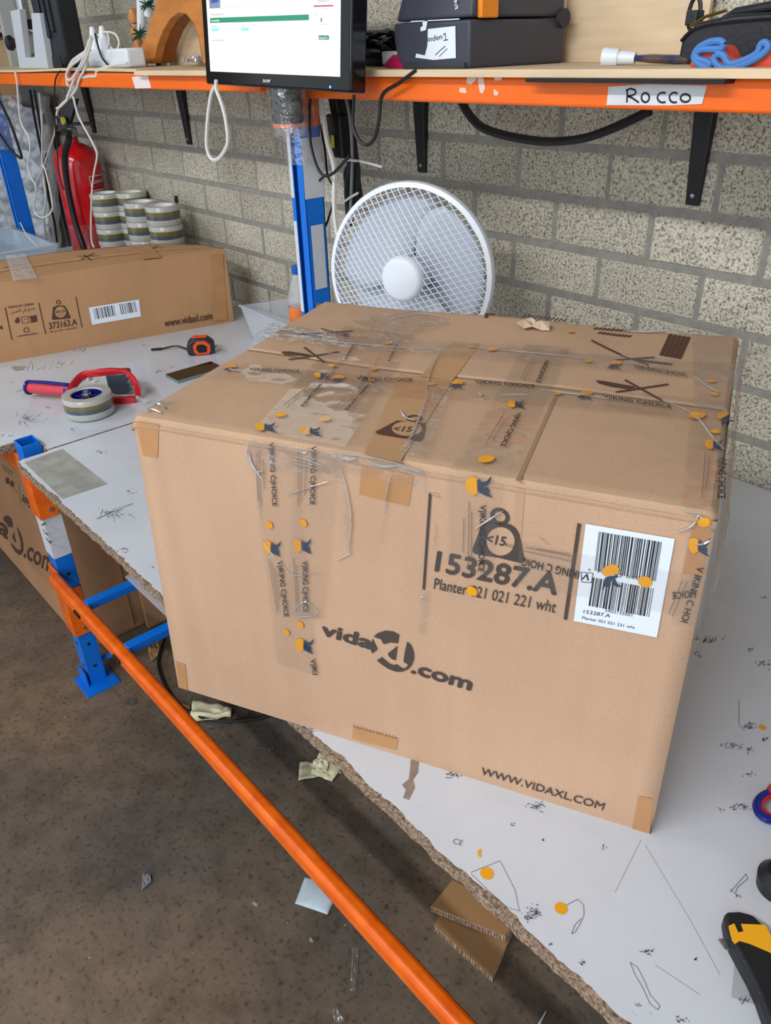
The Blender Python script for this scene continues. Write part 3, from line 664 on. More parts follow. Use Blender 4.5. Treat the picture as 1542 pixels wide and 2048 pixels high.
# printing on the front
p = Print(FP, .0016)
for a_, b_, w_ in (((861, 985), (848, 1178), .0036), ((1159, 1046), (1131, 1238), .0045)):
    q_ = Print(FP, .0016); q_.line(a_, b_, w_); build('printed_rule', q_, M_INK, bm_o)
p.circ((1000, 1032), .0125, 28, hole=.0075)
def c4(x, y): return (820 + x * .227, 980 + y * .227)
outer = [c4(*q) for q in ((655, 278), (700, 268), (800, 285), (890, 300), (935, 330), (965, 380), (985, 470), (1000, 560), (1015, 622), (1005, 636), (975, 638), (780, 590), (580, 560), (555, 540), (553, 515), (590, 420), (622, 330))]
inner = [c4(803 + 123 * math.cos(t), 445 + 125 * math.sin(t)) for t in [2 * math.pi * i / 32 for i in range(32)]]
p.poly(outer)
cc = Print(FP, .0021); cc.poly(inner); build('print_window', cc, M_CARD, bm_o)
p.off = .0025
p.text('<15', c4(672, 455), c4(838, 485), c4(690, 375), bold=.03); p.text('KG', c4(845, 488), c4(912, 503), c4(852, 458))
p.off = .0016
build('weight_mark', p, M_INK, bm_o, label='printed weight symbol')
for t_, a_, b_, u_, w_, nm_ in (('153287.A', (871, 1140), (1112, 1188), (877, 1100), .024, 'printed_number'), ('Planter 021 021 221 wht', (868, 1176), (1110, 1224), (871, 1154), .004, 'printed_name'), ('WWW.VIDAXL.COM', (962, 1547), (1206, 1619), (965, 1533), .010, 'printed_web_address')):
    q_ = Print(FP, .0016); q_.text(t_, a_, b_, u_, bold=w_); build(nm_, q_, M_INK, bm_o)
# logo
def c6(x, y): return (600 + x * .2594, 1200 + y * .2594)
p = Print(FP, .0016)
p.text('vida', c6(170, 262), c6(548, 374), c6(182, 180), cap=.62, bold=.035)
p.text('.com', c6(862, 555), c6(1312, 690), c6(880, 470), cap=.62, bold=.035)
for q in (((570, 280), (600, 252), (660, 232), (720, 238), (768, 262), (757, 330), (700, 322), (650, 337), (640, 325), (628, 298)), ((562, 292), (600, 375), (562, 408), (548, 385), (552, 330)), ((755, 348), (740, 460), (712, 452), (688, 430), (680, 408)),
          ((830, 315), (860, 345), (880, 400), (882, 450), (864, 500), (835, 530), (790, 548), (740, 548), (680, 525), (630, 490), (595, 462), (635, 435), (660, 460), (700, 490), (730, 498), (748, 490), (780, 515), (805, 525), (828, 510), (835, 490), (820, 485), (800, 470), (812, 390))): p.poly([c6(*z) for z in q])
build('printed_logo', p, M_INK, bm_o, label='round printed shop logo')
# white label
lab = Print(FP, .0020); lab.strip([(1172, 1046), (1350, 1076), (1314, 1273), (1148, 1240)], 2, 2); lb_o = build('shipping_label', lab, M_LABEL, bm_o, solid=.0004, label='white barcode label')
def c5(x, y): return (1100 + x * .2594, 980 + y * .2594)
p = Print(FP, .0027)
p.bars([c5(380, 312), c5(865, 393), c5(815, 695), c5(345, 612)], seed=4); p.bars([c5(333, 665), c5(805, 750), c5(768, 970), c5(300, 883)], seed=9)
build('barcode', p, M_BLACKINK, lb_o)
p = Print(FP, .0027)
p.text('8', c5(298, 612), c5(314, 615), c5(300, 596)); p.text('721142', c5(362, 628), c5(560, 664), c5(365, 608)); p.text('045586', c5(588, 668), c5(785, 703), c5(591, 648))
p.text('2402135001', c5(425, 928), c5(635, 968), c5(427, 906)); p.text('153287.A', c5(260, 940), c5(465, 975), c5(265, 912)); p.text('Planter 021 021 221 wht', c5(250, 985), c5(655, 1062), c5(253, 963))
p.text('V', c5(318, 640), c5(262, 632), c5(300, 690), bold=.02)
for a, b in (((247, 700), (242, 625)), ((242, 625), (335, 632)), ((335, 632), (322, 706)), ((322, 706), (247, 700))): p.line(c5(*a), c5(*b), .0009)
build('label_text', p, M_BLACKINK, lb_o)

# printed parcel tape on the box
TY = {}
def tape_marks(pl, host, icons=(), dots=(), texts=(), fines=(), off=.0030):
    """icons: (x,y,angle,size,sq); each is a yellow beard and a navy horned helmet"""
    bk = Print(pl, off + .0003); fi = Print(pl, off)
    for ic in icons:
        x, yy, ang, s_, sq = ic; ca, sa = math.cos(R(ang)), math.sin(R(ang)); e = Print(pl, off)
        T = lambda a, b: (x + (a * ca - b * sa) * s_, yy + (a * sa + b * ca) * s_ * sq)
        e.poly([T(a, b) for a, b in ((-1.2, -.15), (-1.1, -.7), (-.6, -.95), (-.15, -.75), (-.08, .6), (-.5, .85), (-1.0, .5))], 0)
        for q in (((-.02, -.6), (.14, -.8), (.26, -.42), (.48, -.46), (.42, .02), (.34, .1), (.30, .62), (.12, .62), (-.04, .3)), ((.42, -.46), (.78, -.52), (1.2, -1.05), (1.12, -.5), (.80, -.06), (.5, -.02)), ((.36, .1), (.86, .06), (1.02, .35), (.92, .66), (1.35, 1.05), (.72, .88), (.30, .66))):
            e.poly([T(a, b) for a, b in q], 1, off=off + .0003)
        build('tape_emblem', e, [M_YEL, M_NAVY], host)
    for d in dots:
        y = Print(pl, off); y.circ((d[0], d[1]), d[2] if len(d) > 2 else .0062, 20, ry=d[3] if len(d) > 3 else None); build('tape_dot', y, M_YEL, host)
    for a, b, up, s_ in texts:
        bk.text(s_, a, b, up, bold=.012)
    for a, b in fines: fi.line(a, b, .0009)
    if bk.v: build('tape_lettering', bk, M_BLACKINK, host, label='brand lettering on clear tape')
    if fi.v: build('tape_small_print', fi, M_FINE, host, kind='stuff')
VC = 'V|IKING C|HOICE'
# clear tape strips (front)
def tape(name, pl, quad, nu, nv, host, wob=.0022, off=.0028, mt=None, label=None):
    q = Print(pl, off); q.strip(quad, nu, nv, wob=wob); return build(name, q, mt or M_TAPE, host, smooth=True, label=label, recalc=False)
t1 = tape('clear_tape', FP, [(500, 880), (590, 893), (640, 1350), (555, 1325)], 12, 60, bm_o)
t2 = tape('clear_tape', FP, [(590, 893), (680, 905), (650, 1235), (575, 1222)], 12, 50, bm_o, off=.0034)
t3 = tape('clear_tape', FP, [(895, 945), (1010, 965), (985, 1150), (900, 1135)], 10, 26, bm_o)
t4 = tape('clear_tape', FP, [(1040, 1080), (1395, 1150), (1390, 1235), (1035, 1165)], 40, 8, bm_o, wob=.0006, off=.0034)
t5 = tape('clear_tape', FP, [(1382, 1040), (1432, 1048), (1400, 1250), (1340, 1245)], 8, 30, bm_o, wob=.004)
t6 = tape('clear_tape', FP, [(848, 1178), (862, 1182), (852, 1268), (836, 1262)], 3, 16, bm_o, mt=M_TAPE2)
t7 = tape('clear_tape', FP, [(660, 900), (860, 938), (850, 975), (655, 930)], 30, 10, bm_o, wob=.006, mt=M_TAPE2)
t8 = tape('clear_tape', FP, [(500, 872), (690, 905), (688, 960), (505, 925)], 30, 12, bm_o, wob=.007, mt=M_TAPE2)
tape('tape_wrinkle', FP, [(683, 930), (690, 930), (706, 1105), (695, 1108)], 2, 24, bm_o, wob=.006, mt=M_TAPE2)
tape('tape_wrinkle', FP, [(780, 950), (786, 950), (766, 1080), (760, 1080)], 2, 20, bm_o, wob=.005, mt=M_TAPE2)
tape('tape_wrinkle', FP, [(587, 1200), (640, 1205), (640, 1232), (585, 1228)], 16, 8, bm_o, wob=.009, mt=M_TAPE2)
def c3(x, y): return (450 + x * .2686, 850 + y * .2686)
tape_marks(FP, bm_o,
    icons=[(545, 1094, 5, 15, 1), (606, 1090, 0, 15, 1), (610, 1289, 5, 15, 1), (958, 971, 0, 22, .95), (1398, 1090, 5, 18, 1), (1222, 1150, 83, 20, 1)],
    dots=[(540, 1048), (608, 1044), (574, 1262), (602, 1247), (945, 1180, .0075), (1291, 1161, .0085, .008), (1408, 1042, .0065)],
    texts=[(c3(335, 125), c3(362, 598), c3(372, 122), VC), (c3(650, 150), c3(640, 585), c3(690, 150), VC), (c3(398, 1005), c3(448, 1420), c3(436, 1002), VC),
           (c3(583, 1005), c3(590, 1385), c3(625, 1005), VC), (c3(642, 1735), c3(660, 1850), c3(680, 1733), 'V|IKI'), (c4(625, 120), c4(608, 705), c4(680, 125), VC),
           ((1160, 1140), (1046, 1113), (1157, 1156), 'IKING C HOIC'), ((1395, 1130), (1362, 1240), (1410, 1133), 'V IKING C HOI'), ((1392, 1178), (1345, 1182), (1392, 1192), 'HOICE')],
    fines=[(c3(260, 180), c3(275, 600)), (c3(240, 200), c3(255, 560)), (c3(290, 250), c3(300, 470)), (c3(555, 180), c3(550, 600)), (c3(575, 220), c3(570, 570)), (c3(610, 240), c3(600, 520)),
           (c3(330, 990), c3(395, 1400)), (c3(355, 1020), c3(405, 1370)), (c3(380, 1060), c3(415, 1300)), (c3(515, 980), c3(540, 1380)), (c3(535, 1030), c3(550, 1330)), (c4(525, 95), c4(515, 700)), (c4(548, 180), c4(545, 600)), (c4(480, 240), c4(472, 540)),
           ((1052, 1092), (1150, 1112)), ((1050, 1100), (1150, 1121)), ((1075, 1096), (1140, 1106)), ((1375, 1160), (1345, 1230)), ((1365, 1158), (1338, 1225))])
# clear tape strips (top)
def tt(quad, nu, nv, host, **k): return tape('clear_tape', BT, quad, nu, nv, host, **k)
tt([(505, 868), (598, 882), (760, 660), (690, 650)], 10, 60, fl1, wob=.002)
tt([(598, 882), (690, 900), (830, 670), (760, 660)], 10, 60, fl1, wob=.002, off=.0033)
tt([(445, 727), (1462, 800), (1455, 845), (412, 758)], 110, 8, fl1, wob=.002, off=.0036)
tt([(545, 655), (1470, 735), (1470, 765), (525, 680)], 110, 8, fl1, wob=.007, mt=M_TAPE2, off=.0036)
tt([(900, 945), (1020, 965), (1140, 700), (1050, 690)], 12, 50, fl1, wob=.002)
tt([(700, 640), (830, 620), (900, 650), (780, 680)], 20, 10, fl2, wob=.006, mt=M_TAPE2)
tt([(1380, 830), (1462, 850), (1425, 1030), (1360, 1020)], 8, 40, fl1, wob=.003)
tt([(1380, 660), (1462, 665), (1465, 830), (1390, 820)], 8, 30, fl2, wob=.006, mt=M_TAPE2)
tt([(860, 770), (905, 775), (850, 925), (800, 915)], 6, 40, fl1, wob=.007, mt=M_TAPE2)
tt([(545, 652), (690, 668), (670, 690), (520, 672)], 30, 8, fl1, wob=.010, mt=M_TAPE2)
tt([(285, 820), (338, 830), (356, 808), (306, 802)], 8, 8, fl1, wob=.008, mt=M_TAPE2)
def ct(x, y): return (250 + x * .4215, 580 + y * .4215)
def cu(x, y): return (850 + x * .4215, 580 + y * .4215)
p = Print(BT, .0020)
# crossed-out knife marks and weight mark
def knife(f, a, b, c, d, blade):
    p.poly([f(*q) for q in blade]); p.line(f(*a), f(*b), .005); p.line(f(*c), f(*d), .005)
knife(ct, (775, 322), (1015, 280), (850, 264), (945, 330), ((740, 285), (780, 284), (880, 296), (882, 306), (800, 300), (748, 296)))
knife(cu, (905, 478), (1155, 440), (950, 422), (1125, 514), ((812, 424), (850, 428), (995, 452), (990, 466), (880, 452), (820, 436)))
knife(ct, (830, 205), (1080, 186), (930, 178), (1060, 210), ((1000, 196), (1060, 198), (1060, 202), (1000, 201)))
knife(cu, (905, 330), (1090, 318), (930, 310), (1060, 352), ((1000, 326), (1175, 348), (1170, 354), (1000, 334)))
p.line(cu(285, 122), cu(335, 124), .009); p.line(cu(290, 122), cu(290, 138), .006)
p.circ(ct(1372, 600), .012, 24, hole=.0075, ry=.012)
p.poly([ct(*q) for q in ((1186, 672), (1290, 612), (1425, 625), (1418, 690), (1400, 714), (1200, 682))])
def diag(f, x0, y0, x1, y1, dx, dy, n, wd):
    for i in range(n):
        t_ = i / max(1, n - 1); a = (x0 + (x1 - x0) * t_, y0 + (y1 - y0) * t_); p.line(f(*a), f(a[0] + dx, a[1] + dy), wd)
diag(cu, 1120, 310, 1205, 325, 45, -95, 5, .006)
diag(cu, 790, 240, 915, 298, 18, 12, 8, .005); diag(cu, 460, 140, 650, 160, 22, -14, 11, .0035)
diag(cu, 800, 190, 960, 200, 18, -8, 9, .004); diag(cu, 820, 210, 960, 225, 18, -8, 9, .004)
build('top_print', p, M_INKL, fl1, label='crossed-out knife marks and weight mark')
cc = Print(BT, .0024); cc.poly([ct(1338 + 72 * math.cos(t), 655 + 37 * math.sin(t)) for t in [2 * math.pi * i / 28 for i in range(28)]]); build('print_window', cc, MATS['kraft2'], fl1)
p = Print(BT, .0027); p.text('<15', ct(1268, 668), ct(1355, 672), ct(1283, 642), bold=.02); build('top_print', p, M_INKL, fl1)
tape_marks(BT, fl1,
    icons=[ct(665, 662) + (0, 17, .55), ct(880, 680) + (0, 17, .55), ct(930, 402) + (0, 13, .5), ct(1010, 415) + (95, 13, .5), ct(1150, 412) + (180, 13, .45), cu(150, 442) + (95, 14, .5), cu(430, 545) + (0, 14, .6), cu(760, 500) + (95, 15, .5), cu(900, 358) + (95, 14, .5), cu(1370, 735) + (0, 15, .8), cu(1420, 600) + (60, 14, .8), ct(500, 375) + (90, 13, .45)],
    dots=[ct(738, 600) + (.008, .009), ct(948, 617) + (.008, .009), ct(980, 352), ct(1178, 363), ct(1245, 245) + (.007, .010), cu(30, 437), cu(320, 283) + (.009, .012), cu(220, 270), cu(630, 492), cu(290, 812) + (.009, .012), cu(772, 342), cu(688, 208), cu(1358, 432), cu(1372, 490), cu(1378, 668), cu(1290, 590) + (.010, .016)],
    texts=[(ct(930, 435), ct(832, 558), ct(945, 437), VC), (ct(1150, 440), ct(1040, 572), ct(1165, 442), VC), (ct(1085, 245), ct(1040, 320), ct(1097, 246), 'ING|C|HOICE'), (ct(1285, 250), ct(1245, 328), ct(1297, 251), 'ING|C|HOICE'),
           (ct(590, 388), ct(828, 392), ct(592, 375), VC), (ct(1100, 418), ct(1362, 424), ct(1102, 403), VC), (cu(235, 438), cu(520, 466), cu(237, 424), VC), (cu(845, 515), cu(1170, 560), cu(845, 500), VC), (cu(985, 372), cu(1240, 412), cu(985, 356), 'V|IKING|C|HOIC'),
           (cu(435, 590), cu(355, 752), cu(460, 590), VC), (cu(570, 340), cu(525, 440), cu(590, 342), 'KING|C|HOICE'), (cu(1392, 800), cu(1385, 1005), cu(1428, 800), VC)],
    fines=[(ct(905, 440), ct(770, 560)), (ct(890, 440), ct(752, 553)), (ct(870, 455), ct(800, 520)), (ct(1120, 450), ct(980, 565)), (ct(1100, 450), ct(962, 560)), (cu(380, 575), cu(285, 745)), (cu(400, 600), cu(320, 720)), (cu(370, 600), cu(300, 715)),
           (ct(590, 400), ct(820, 415)), (ct(600, 410), ct(825, 428)), (cu(240, 455), cu(500, 488)), (cu(850, 540), cu(1150, 580)), (cu(850, 548), cu(1160, 590)), (cu(1330, 770), cu(1310, 1000)), (cu(1350, 790), cu(1330, 960)), (ct(860, 555), ct(905, 440)), (cu(520, 330), cu(470, 430)), (cu(500, 330), cu(455, 420))], off=.0042)
# torn paper bits standing up from the rear flap
def shard(name, pl, c, r_, host, mt, seed, hz=.012):
    rr = random.Random(seed); P = pl.at(*c); mb = MB(); k = 7
    ring = [topwarp(P + Vector((math.cos(a) * r_ * rr.uniform(.5, 1.2), math.sin(a) * r_ * rr.uniform(.5, 1.2), 0)), rr.uniform(.002, hz)) for a in [2 * math.pi * i / k for i in range(k)]]
    cpt = topwarp(P, hz); mb.add(ring + [cpt], [(i, (i + 1) % k, k) for i in range(k)]); return build(name, mb, mt, host, solid=.0006)
M_TORN = mat('torn_paper', (206, 180, 154), .9)
for i, c in enumerate((cu(470, 185), cu(500, 175), cu(548, 190))): shard('torn_paper', BT, c, .018, fl2, M_TORN, i, .016)
# clear ragged tape on the right edge and the top left corner
mb = MB()
def edget(a, b):
    v = .02 + a * .55; s_ = noise.noise(Vector((a * 9, b * 3, 1)))
    return bp(DW + .006 + .005 * s_ * math.sin(math.pi * b), v, H + .004 - b * .10 * (1 - .35 * a))
mb.grid(edget, 50, 10); build('clear_tape', mb, M_TAPE2, bm_o, smooth=True, recalc=False)
mb = MB()
def edget2(a, b): return bp(DW + .008 + .005 * noise.noise(Vector((a * 4, b * 8, 5))), .005 + a * .05, H - .01 - b * .20)
mb.grid(edget2, 8, 30); build('clear_tape', mb, M_TAPE, bm_o, smooth=True, recalc=False)

# ---------------------------------------------------------------- long box on the left
LA = onz(0, 726, 0); LB = onz(468, 643, 0); LU = (LB - LA).normalized(); LV = Vector((-LU.y, LU.x, 0))
LA = LA - LU * .16
ln = (LB - LA).length
lbx = thing('cardboard_box', LA + LU * ln / 2 + LV * .15, 'long low cardboard box at left, lying against the extinguisher', 'box')
def lp(u, v, z): return LA + LU * u * ln + LV * v + Vector((0, 0, z))
mb = MB(); Hn, Hf = .280, .305
def lz(u, v):   # height of the top surface
    z = Hn + (Hf - Hn) * u; z += .006 * math.sin(u * 5) * v - (.03 * max(0, u - .8) * 5 * v)
    return z
def ld(u): return .385 - .13 * max(0, u - .45) / .55
mb.grid(lambda a, b: lp(a, 0 + .004 * math.sin(math.pi * b) * -1, lz(a, 0) * b), 24, 6)
mb.grid(lambda a, b: lp(a, ld(a), lz(a, 1) * (1 - b)), 24, 6)
mb.grid(lambda a, b: lp(1 + .012 * math.sin(math.pi * b) * math.sin(math.pi * a), ld(1) * a, lz(1, a) * b), 8, 6)
mb.grid(lambda a, b: lp(0, ld(0) * a, lz(0, a) * b), 8, 6)
lbody = build('box_body', mb, M_CARDL, lbx, smooth=True)
mb = MB(); mb.grid(lambda a, b: lp(a, ld(a) * b * .5, lz(a, b * .5) + .001), 40, 8); f1 = build('top_flap', mb, M_CARDL, lbx, smooth=True, solid=.003)
mb = MB(); mb.grid(lambda a, b: lp(a, ld(a) * (.5 + .5 * b) + .002, lz(a, .5 + .5 * b) + .003), 40, 8); build('top_flap', mb, M_CARDL, lbx, smooth=True, solid=.003)
LF = Plane(LA, -LV)
LT = Plane((0, 0, .298), (0, 0, 1), lambda P, o: Vector((P.x, P.y, lz(min(1, max(0, (P - LA).dot(LU) / ln)), min(1, max(0, (P - LA).dot(LV) / .385))) + .004 + o)))
def d4(x, y): return (x * .3372, 450 + y * .3372)
p = Print(LF, .0052)
p.line(d4(30, 488), d4(70, 680), .0035); p.line(d4(228, 460), d4(270, 645), .0035); p.line(d4(448, 425), d4(485, 605), .0035); p.line((0, 655), (5, 654), .012)
p.text('MADE IN CHINA', d4(50, 494), d4(200, 472), d4(48, 480), bold=.01)
p.text('\ufee6\ufef4\ufebc\ufedf\ufe8d \ufef2\ufed3 \ufeca\ufee8\ufebb', d4(62, 522), d4(204, 498), d4(60, 504))
p.text('373163.A', d4(292, 616), d4(456, 590), d4(287, 578), bold=.02); p.text('20 pcs 021 white/001', d4(295, 638), d4(456, 612), d4(293, 626))
p.text('www.vidaxl.com', d4(976, 602), d4(1256, 556), d4(970, 558), bold=.015)
p.circ(d4(345, 456), .0085, 20, hole=.0052)
p.poly([d4(*q) for q in ((312, 485), (345, 474), (380, 476), (398, 500), (418, 548), (412, 553), (312, 561), (306, 552), (310, 520))])
for q in (((85, 570), (100, 545), (112, 548), (118, 575), (95, 582)), ((170, 540), (215, 532), (222, 572), (180, 578), (182, 558))): p.poly([d4(*z) for z in q])
for a, b in (((125, 545), (165, 540)), ((165, 540), (172, 578)), ((172, 578), (132, 582)), ((132, 582), (125, 545)), ((140, 560), (160, 556))): p.line(d4(*a), d4(*b), .002)
for a, b in (((148, 606), (138, 628)), ((156, 602), (172, 622)), ((142, 634), (176, 628)), ((95, 662), (232, 640)), ((110, 655), (215, 640))): p.line(d4(*a), d4(*b), .003 if b[0] < 200 else .0015)
build('side_print', p, M_INKL, lbody, label='dark printed codes, weight mark and web address')
p = Print(LF, .0058); p.poly([d4(357 + 33 * math.cos(t), 514 + 33 * math.sin(t)) for t in [2 * math.pi * i / 24 for i in range(24)]]); build('print_window', p, M_CARDL, lbody)
p = Print(LF, .0062); p.text('20-25', d4(328, 522), d4(386, 513), d4(327, 506), bold=.02); p.text('KG', d4(345, 536), d4(370, 532), d4(344, 526)); build('side_print', p, M_INKL, lbody)
p = Print(LF, .0056); p.strip([d4(525, 488), d4(822, 440), d4(835, 540), d4(545, 590)], 2, 2); ll = build('shipping_label', p, M_LABEL, lbody, solid=.0003, label='white barcode label')
p = Print(LF, .0062); p.bars([d4(552, 494), d4(675, 472), d4(688, 534), d4(565, 558)], seed=3, n=26); p.bars([d4(706, 468), d4(800, 452), d4(812, 512), d4(718, 528)], seed=5, n=20); build('barcode', p, mat('grey_bar', (86, 88, 94), .6), ll)
p = Print(LF, .0056); p.strip([d4(1260, 180), d4(1320, 170), d4(1345, 560), d4(1260, 570)], 3, 6); build('brown_tape', p, M_KRAFT, lbody)
p = Print(LT, .002); p.strip([d4(35, 190), d4(150, 176), d4(225, 315), d4(80, 330)], 10, 16, wob=.008); build('clear_tape', p, mat('shiny_tape', (235, 232, 225), .12, alpha=.45, bump=1, bscale=60, spec=1), f1, smooth=True)
p = Print(LT, .002); p.strip([d4(800, 130), d4(880, 120), d4(960, 205), d4(850, 215)], 6, 6, wob=.003); build('brown_tape', p, M_KRAFT, f1)
p = Print(LT, .002); p.strip([d4(0, 175), d4(400, 148), d4(380, 165), d4(20, 190)], 30, 4, wob=.008); build('clear_tape', p, M_TAPE2, f1, smooth=True)
p = Print(LT, .003)
for a, b in (((455, 190), (595, 188)), ((480, 208), (560, 172)), ((500, 182), (540, 212)), ((840, 150), (970, 140)), ((870, 162), (940, 128)), ((20, 250), (130, 235))): p.line(d4(*a), d4(*b), .006)
build('top_print', p, M_INKL, f1)
mb = MB()
mb.grid(lambda a, b: lp(1 + .02 * abs(noise.noise(Vector((a * 5, b * 6, 0)))), ld(1) * .1 + .0 - .035 + a * .06, .02 + b * .27), 6, 20); build('clear_tape', mb, M_TAPE2, lbody, smooth=True)

# ---------------------------------------------------------------- box under the bench
ub = thing('cardboard_box', (-2.82, .85, FZ), 'tall cardboard box standing on the floor under the left worktop', 'box')
uy = .612; ux = -2.462
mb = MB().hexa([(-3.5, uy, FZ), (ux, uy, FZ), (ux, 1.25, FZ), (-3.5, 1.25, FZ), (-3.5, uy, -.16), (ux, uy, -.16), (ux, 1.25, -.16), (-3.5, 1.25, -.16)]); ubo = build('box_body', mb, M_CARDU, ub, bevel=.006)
UF = Plane((0, uy, 0), (0, -1, 0)); p = Print(UF, .0012)
p.text('a', (-4, 1062), (14, 1078), (2, 1036), bold=.03, cap=.6); p.text('.com', (48, 1113), (104, 1147), (52, 1080), cap=.62, bold=.02)
for q in (((55, 985), (90, 955), (130, 970), (165, 1000), (185, 1060), (190, 1140), (150, 1115), (130, 1135), (105, 1080), (60, 1030)), ((210, 1190), (215, 1250), (240, 1365), (205, 1320), (182, 1270)),
          ((245, 1120), (290, 1190), (330, 1300), (345, 1400), (340, 1480), (310, 1535), (270, 1530), (220, 1480), (175, 1410), (160, 1350), (200, 1395), (245, 1445), (290, 1470), (310, 1440), (305, 1340), (275, 1230))):
    p.poly([(x * .1367, 900 + y * .1367) for x, y in q])
p.text('30958', (43, 1000), (64, 1020), (46, 988), bold=.01); p.line((10, 958), (36, 986), .002); p.line((38, 965), (42, 1010), .002)
p.poly([(12, 955), (18, 956), (20, 968), (12, 966)]); p.poly([(22, 960), (28, 964), (28, 974), (21, 970)]); p.line((4, 930), (26, 946), .003); p.line((6, 937), (24, 951), .002); p.line((108, 1242), (140, 1268), .0045)
p.text('vida', (-60, 1035), (-6, 1068), (-56, 1010), bold=.03)
build('front_print', p, M_INKL, ubo)
ufl = MB().obox((ux + .002, uy + .03, FZ + .02), (.006, 0, 0), (0, .16, 0), (0, 0, .72)); build('side_flap', ufl, M_CARDU, ub, bevel=.002)
# second folded sheet behind, dark brown
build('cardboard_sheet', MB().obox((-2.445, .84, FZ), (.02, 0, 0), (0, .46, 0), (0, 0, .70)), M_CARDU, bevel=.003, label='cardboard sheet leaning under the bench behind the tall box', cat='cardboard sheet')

# tray edge poking out under the worktop
mb = MB()
q = [(-1.52, .50, -.034), (-1.30, .50, -.034), (-1.30, .72, -.034), (-1.56, .72, -.034)]
mb.hexa([Vector(v) + Vector((.01, .012, -.028)) for v in q] + [Vector(v) for v in q])
M_CLEARP = mat('translucent_plastic', (218, 224, 232), .25, alpha=.30, spec=.6)
build('plastic_sheet', mb, M_CLEARP, label='folded clear plastic pushed under the worktop edge above the blue joist', cat='plastic', bevel=.002)

# ---------------------------------------------------------------- tape dispenser
def roll_band_mat(k=0):
    return mat('tape_roll_print', (116, 104, 56), .2, var=.3, vscale=12, coat=.5)
M_ROLLC = mat('tape_roll_clear', (178, 178, 170), .15, coat=.6); M_ROLLP = roll_band_mat(); M_ROLLG = mat('tape_roll_navy', (74, 84, 96), .2, coat=.6); M_CORE = mat('paper_core', (232, 232, 228), .8)
def roll_mb(c, r, h, core=.0, n=40):
    pf = [(core, 0), (r * .97, 0), (r, .004), (r, h * .30), (r, h * .32), (r, h * .52), (r, h * .53), (r, h * .72), (r, h * .74), (r, h - .004), (r * .97, h), (core, h), (core, 0)]
    ks = [0, 0, 0, 0, 2, 2, 1, 1, 0, 0, 0, 3]
    return MB().lathe(pf, c, (0, 0, 1), n, ks=ks)
rc = onz(172, 832, 0); rc = Vector((-2.412, .815, 0)); 
td = thing('tape_dispenser', rc + Vector((-.08, .06, 0)), 'red and blue hand tape dispenser loaded with a tape roll, lying on the left worktop', 'tape dispenser')
rr_ = .078
tr_o = build('tape_roll', roll_mb(rc + Vector((0, 0, .004)), rr_, .066, .050), [M_ROLLC, M_ROLLP, M_ROLLG, M_CORE], td, smooth=True, label='roll of clear printed tape')
M_DBLUE = mat('dark_blue_plastic', (24, 30, 120), .3); M_RED = mat('red_metal', (190, 24, 34), .3, coat=.3); M_GRIP = mat('red_grip', (204, 62, 76), .55)
mb = MB().lathe([(.030, .0), (.050, 0), (.050, .062), (.046, .062), (.046, .025), (.012, .025), (.012, .060), (.0001, .060)], rc + Vector((0, 0, .004)), (0, 0, 1), 32)
for i in range(5):
    a = 2 * math.pi * i / 5; mb.box(rc + Vector((math.cos(a) * .03, math.sin(a) * .03, .045)), (.04, .005, .03), a)
hub = build('hub_wheel', mb, M_DBLUE, td, smooth=True, label='dark blue spoked hub')
mb = MB().lathe([(.016, .062), (.016, .068), (.009, .068), (.009, .078), (.0001, .078)], rc, (0, 0, 1), 6); mb.lathe([(.014, .060), (.014, .063)], rc, (0, 0, 1), 16); build('wing_nut', mb, M_STEEL, hub)
ha, hb_ = onz(58, 775, .035), onz(140, 782, .035)
hd = (hb_ - ha).normalized()
mb = MB().tube([ha, ha + hd * .03, ha + hd * .11, hb_], [.019, .022, .020, .021], 14, flat=.9); g = build('handle', mb, M_GRIP, td, smooth=True, label='red grip with blue rim')
mb = MB().tube([ha - hd * .004, ha + hd * .004], [.025, .025], 14); mb.tube([hb_ - hd * .008, hb_ + hd * .006], [.026, .026], 14)
mb.tube([ha + Vector((0, 0, .022)), (ha + hb_) / 2 + Vector((0, 0, .024)), hb_ + Vector((0, 0, .022))], .006, 8); build('handle_rim', mb, M_DBLUE, g, smooth=True)
mb = MB().tube([onz(33, 783, .02), ha], .003, 6); build('tail_pin', mb, M_STEEL, g)
# red frame arching from handle over the roll to the cutter
e1, e2, e3, e4 = onz(140, 780, .05), onz(165, 752, .075), onz(200, 745, .085), onz(255, 748, .075)
mb = MB().tube(smoothpath([hb_, e1, e2, e3, onz(228, 743, .086), e4, onz(272, 768, .05), onz(276, 790, .012)]), .014, 8, flat=.5)
q = onz(245, 800, .01); mb.box(q, (.085, .02, .02), .9)
build('red_frame', mb, M_RED, td, smooth=True)
cx_ = onz(240, 790, .0)
mb = MB().box(cx_ + Vector((-.012, .015, .045)), (.075, .055, .075), .85); build('cutter_guard', mb, mat('dark_grey_plastic', (58, 68, 78), .35), td, bevel=.008, smooth=True)
mb = MB()
for i in range(3): mb.tube([cx_ + Vector((-.03 + i * .024, -.018 + i * .022, .008)), cx_ + Vector((-.03 + i * .024, -.018 + i * .022, .088))], .005, 8)
build('roller', mb, M_STEEL, td, smooth=True)
mb = MB().box(onz(190, 762, .06), (.02, .02, .004), .3); mb.box(onz(177, 757, .062), (.022, .018, .012), .3); build('tension_plate', mb, M_STICKW, td)
mb = MB().grid(lambda a, b: cx_ + Vector((.028 + .05 * a + .01 * noise.noise(Vector((a * 5, b * 5, 0))), .022 + .035 * a + .012 * noise.noise(Vector((a * 6, b * 6, 9))), .004 + .075 * b * (1 - .4 * a))), 14, 14); build('tape_tail', mb, M_TAPE2, td, smooth=True, recalc=False)
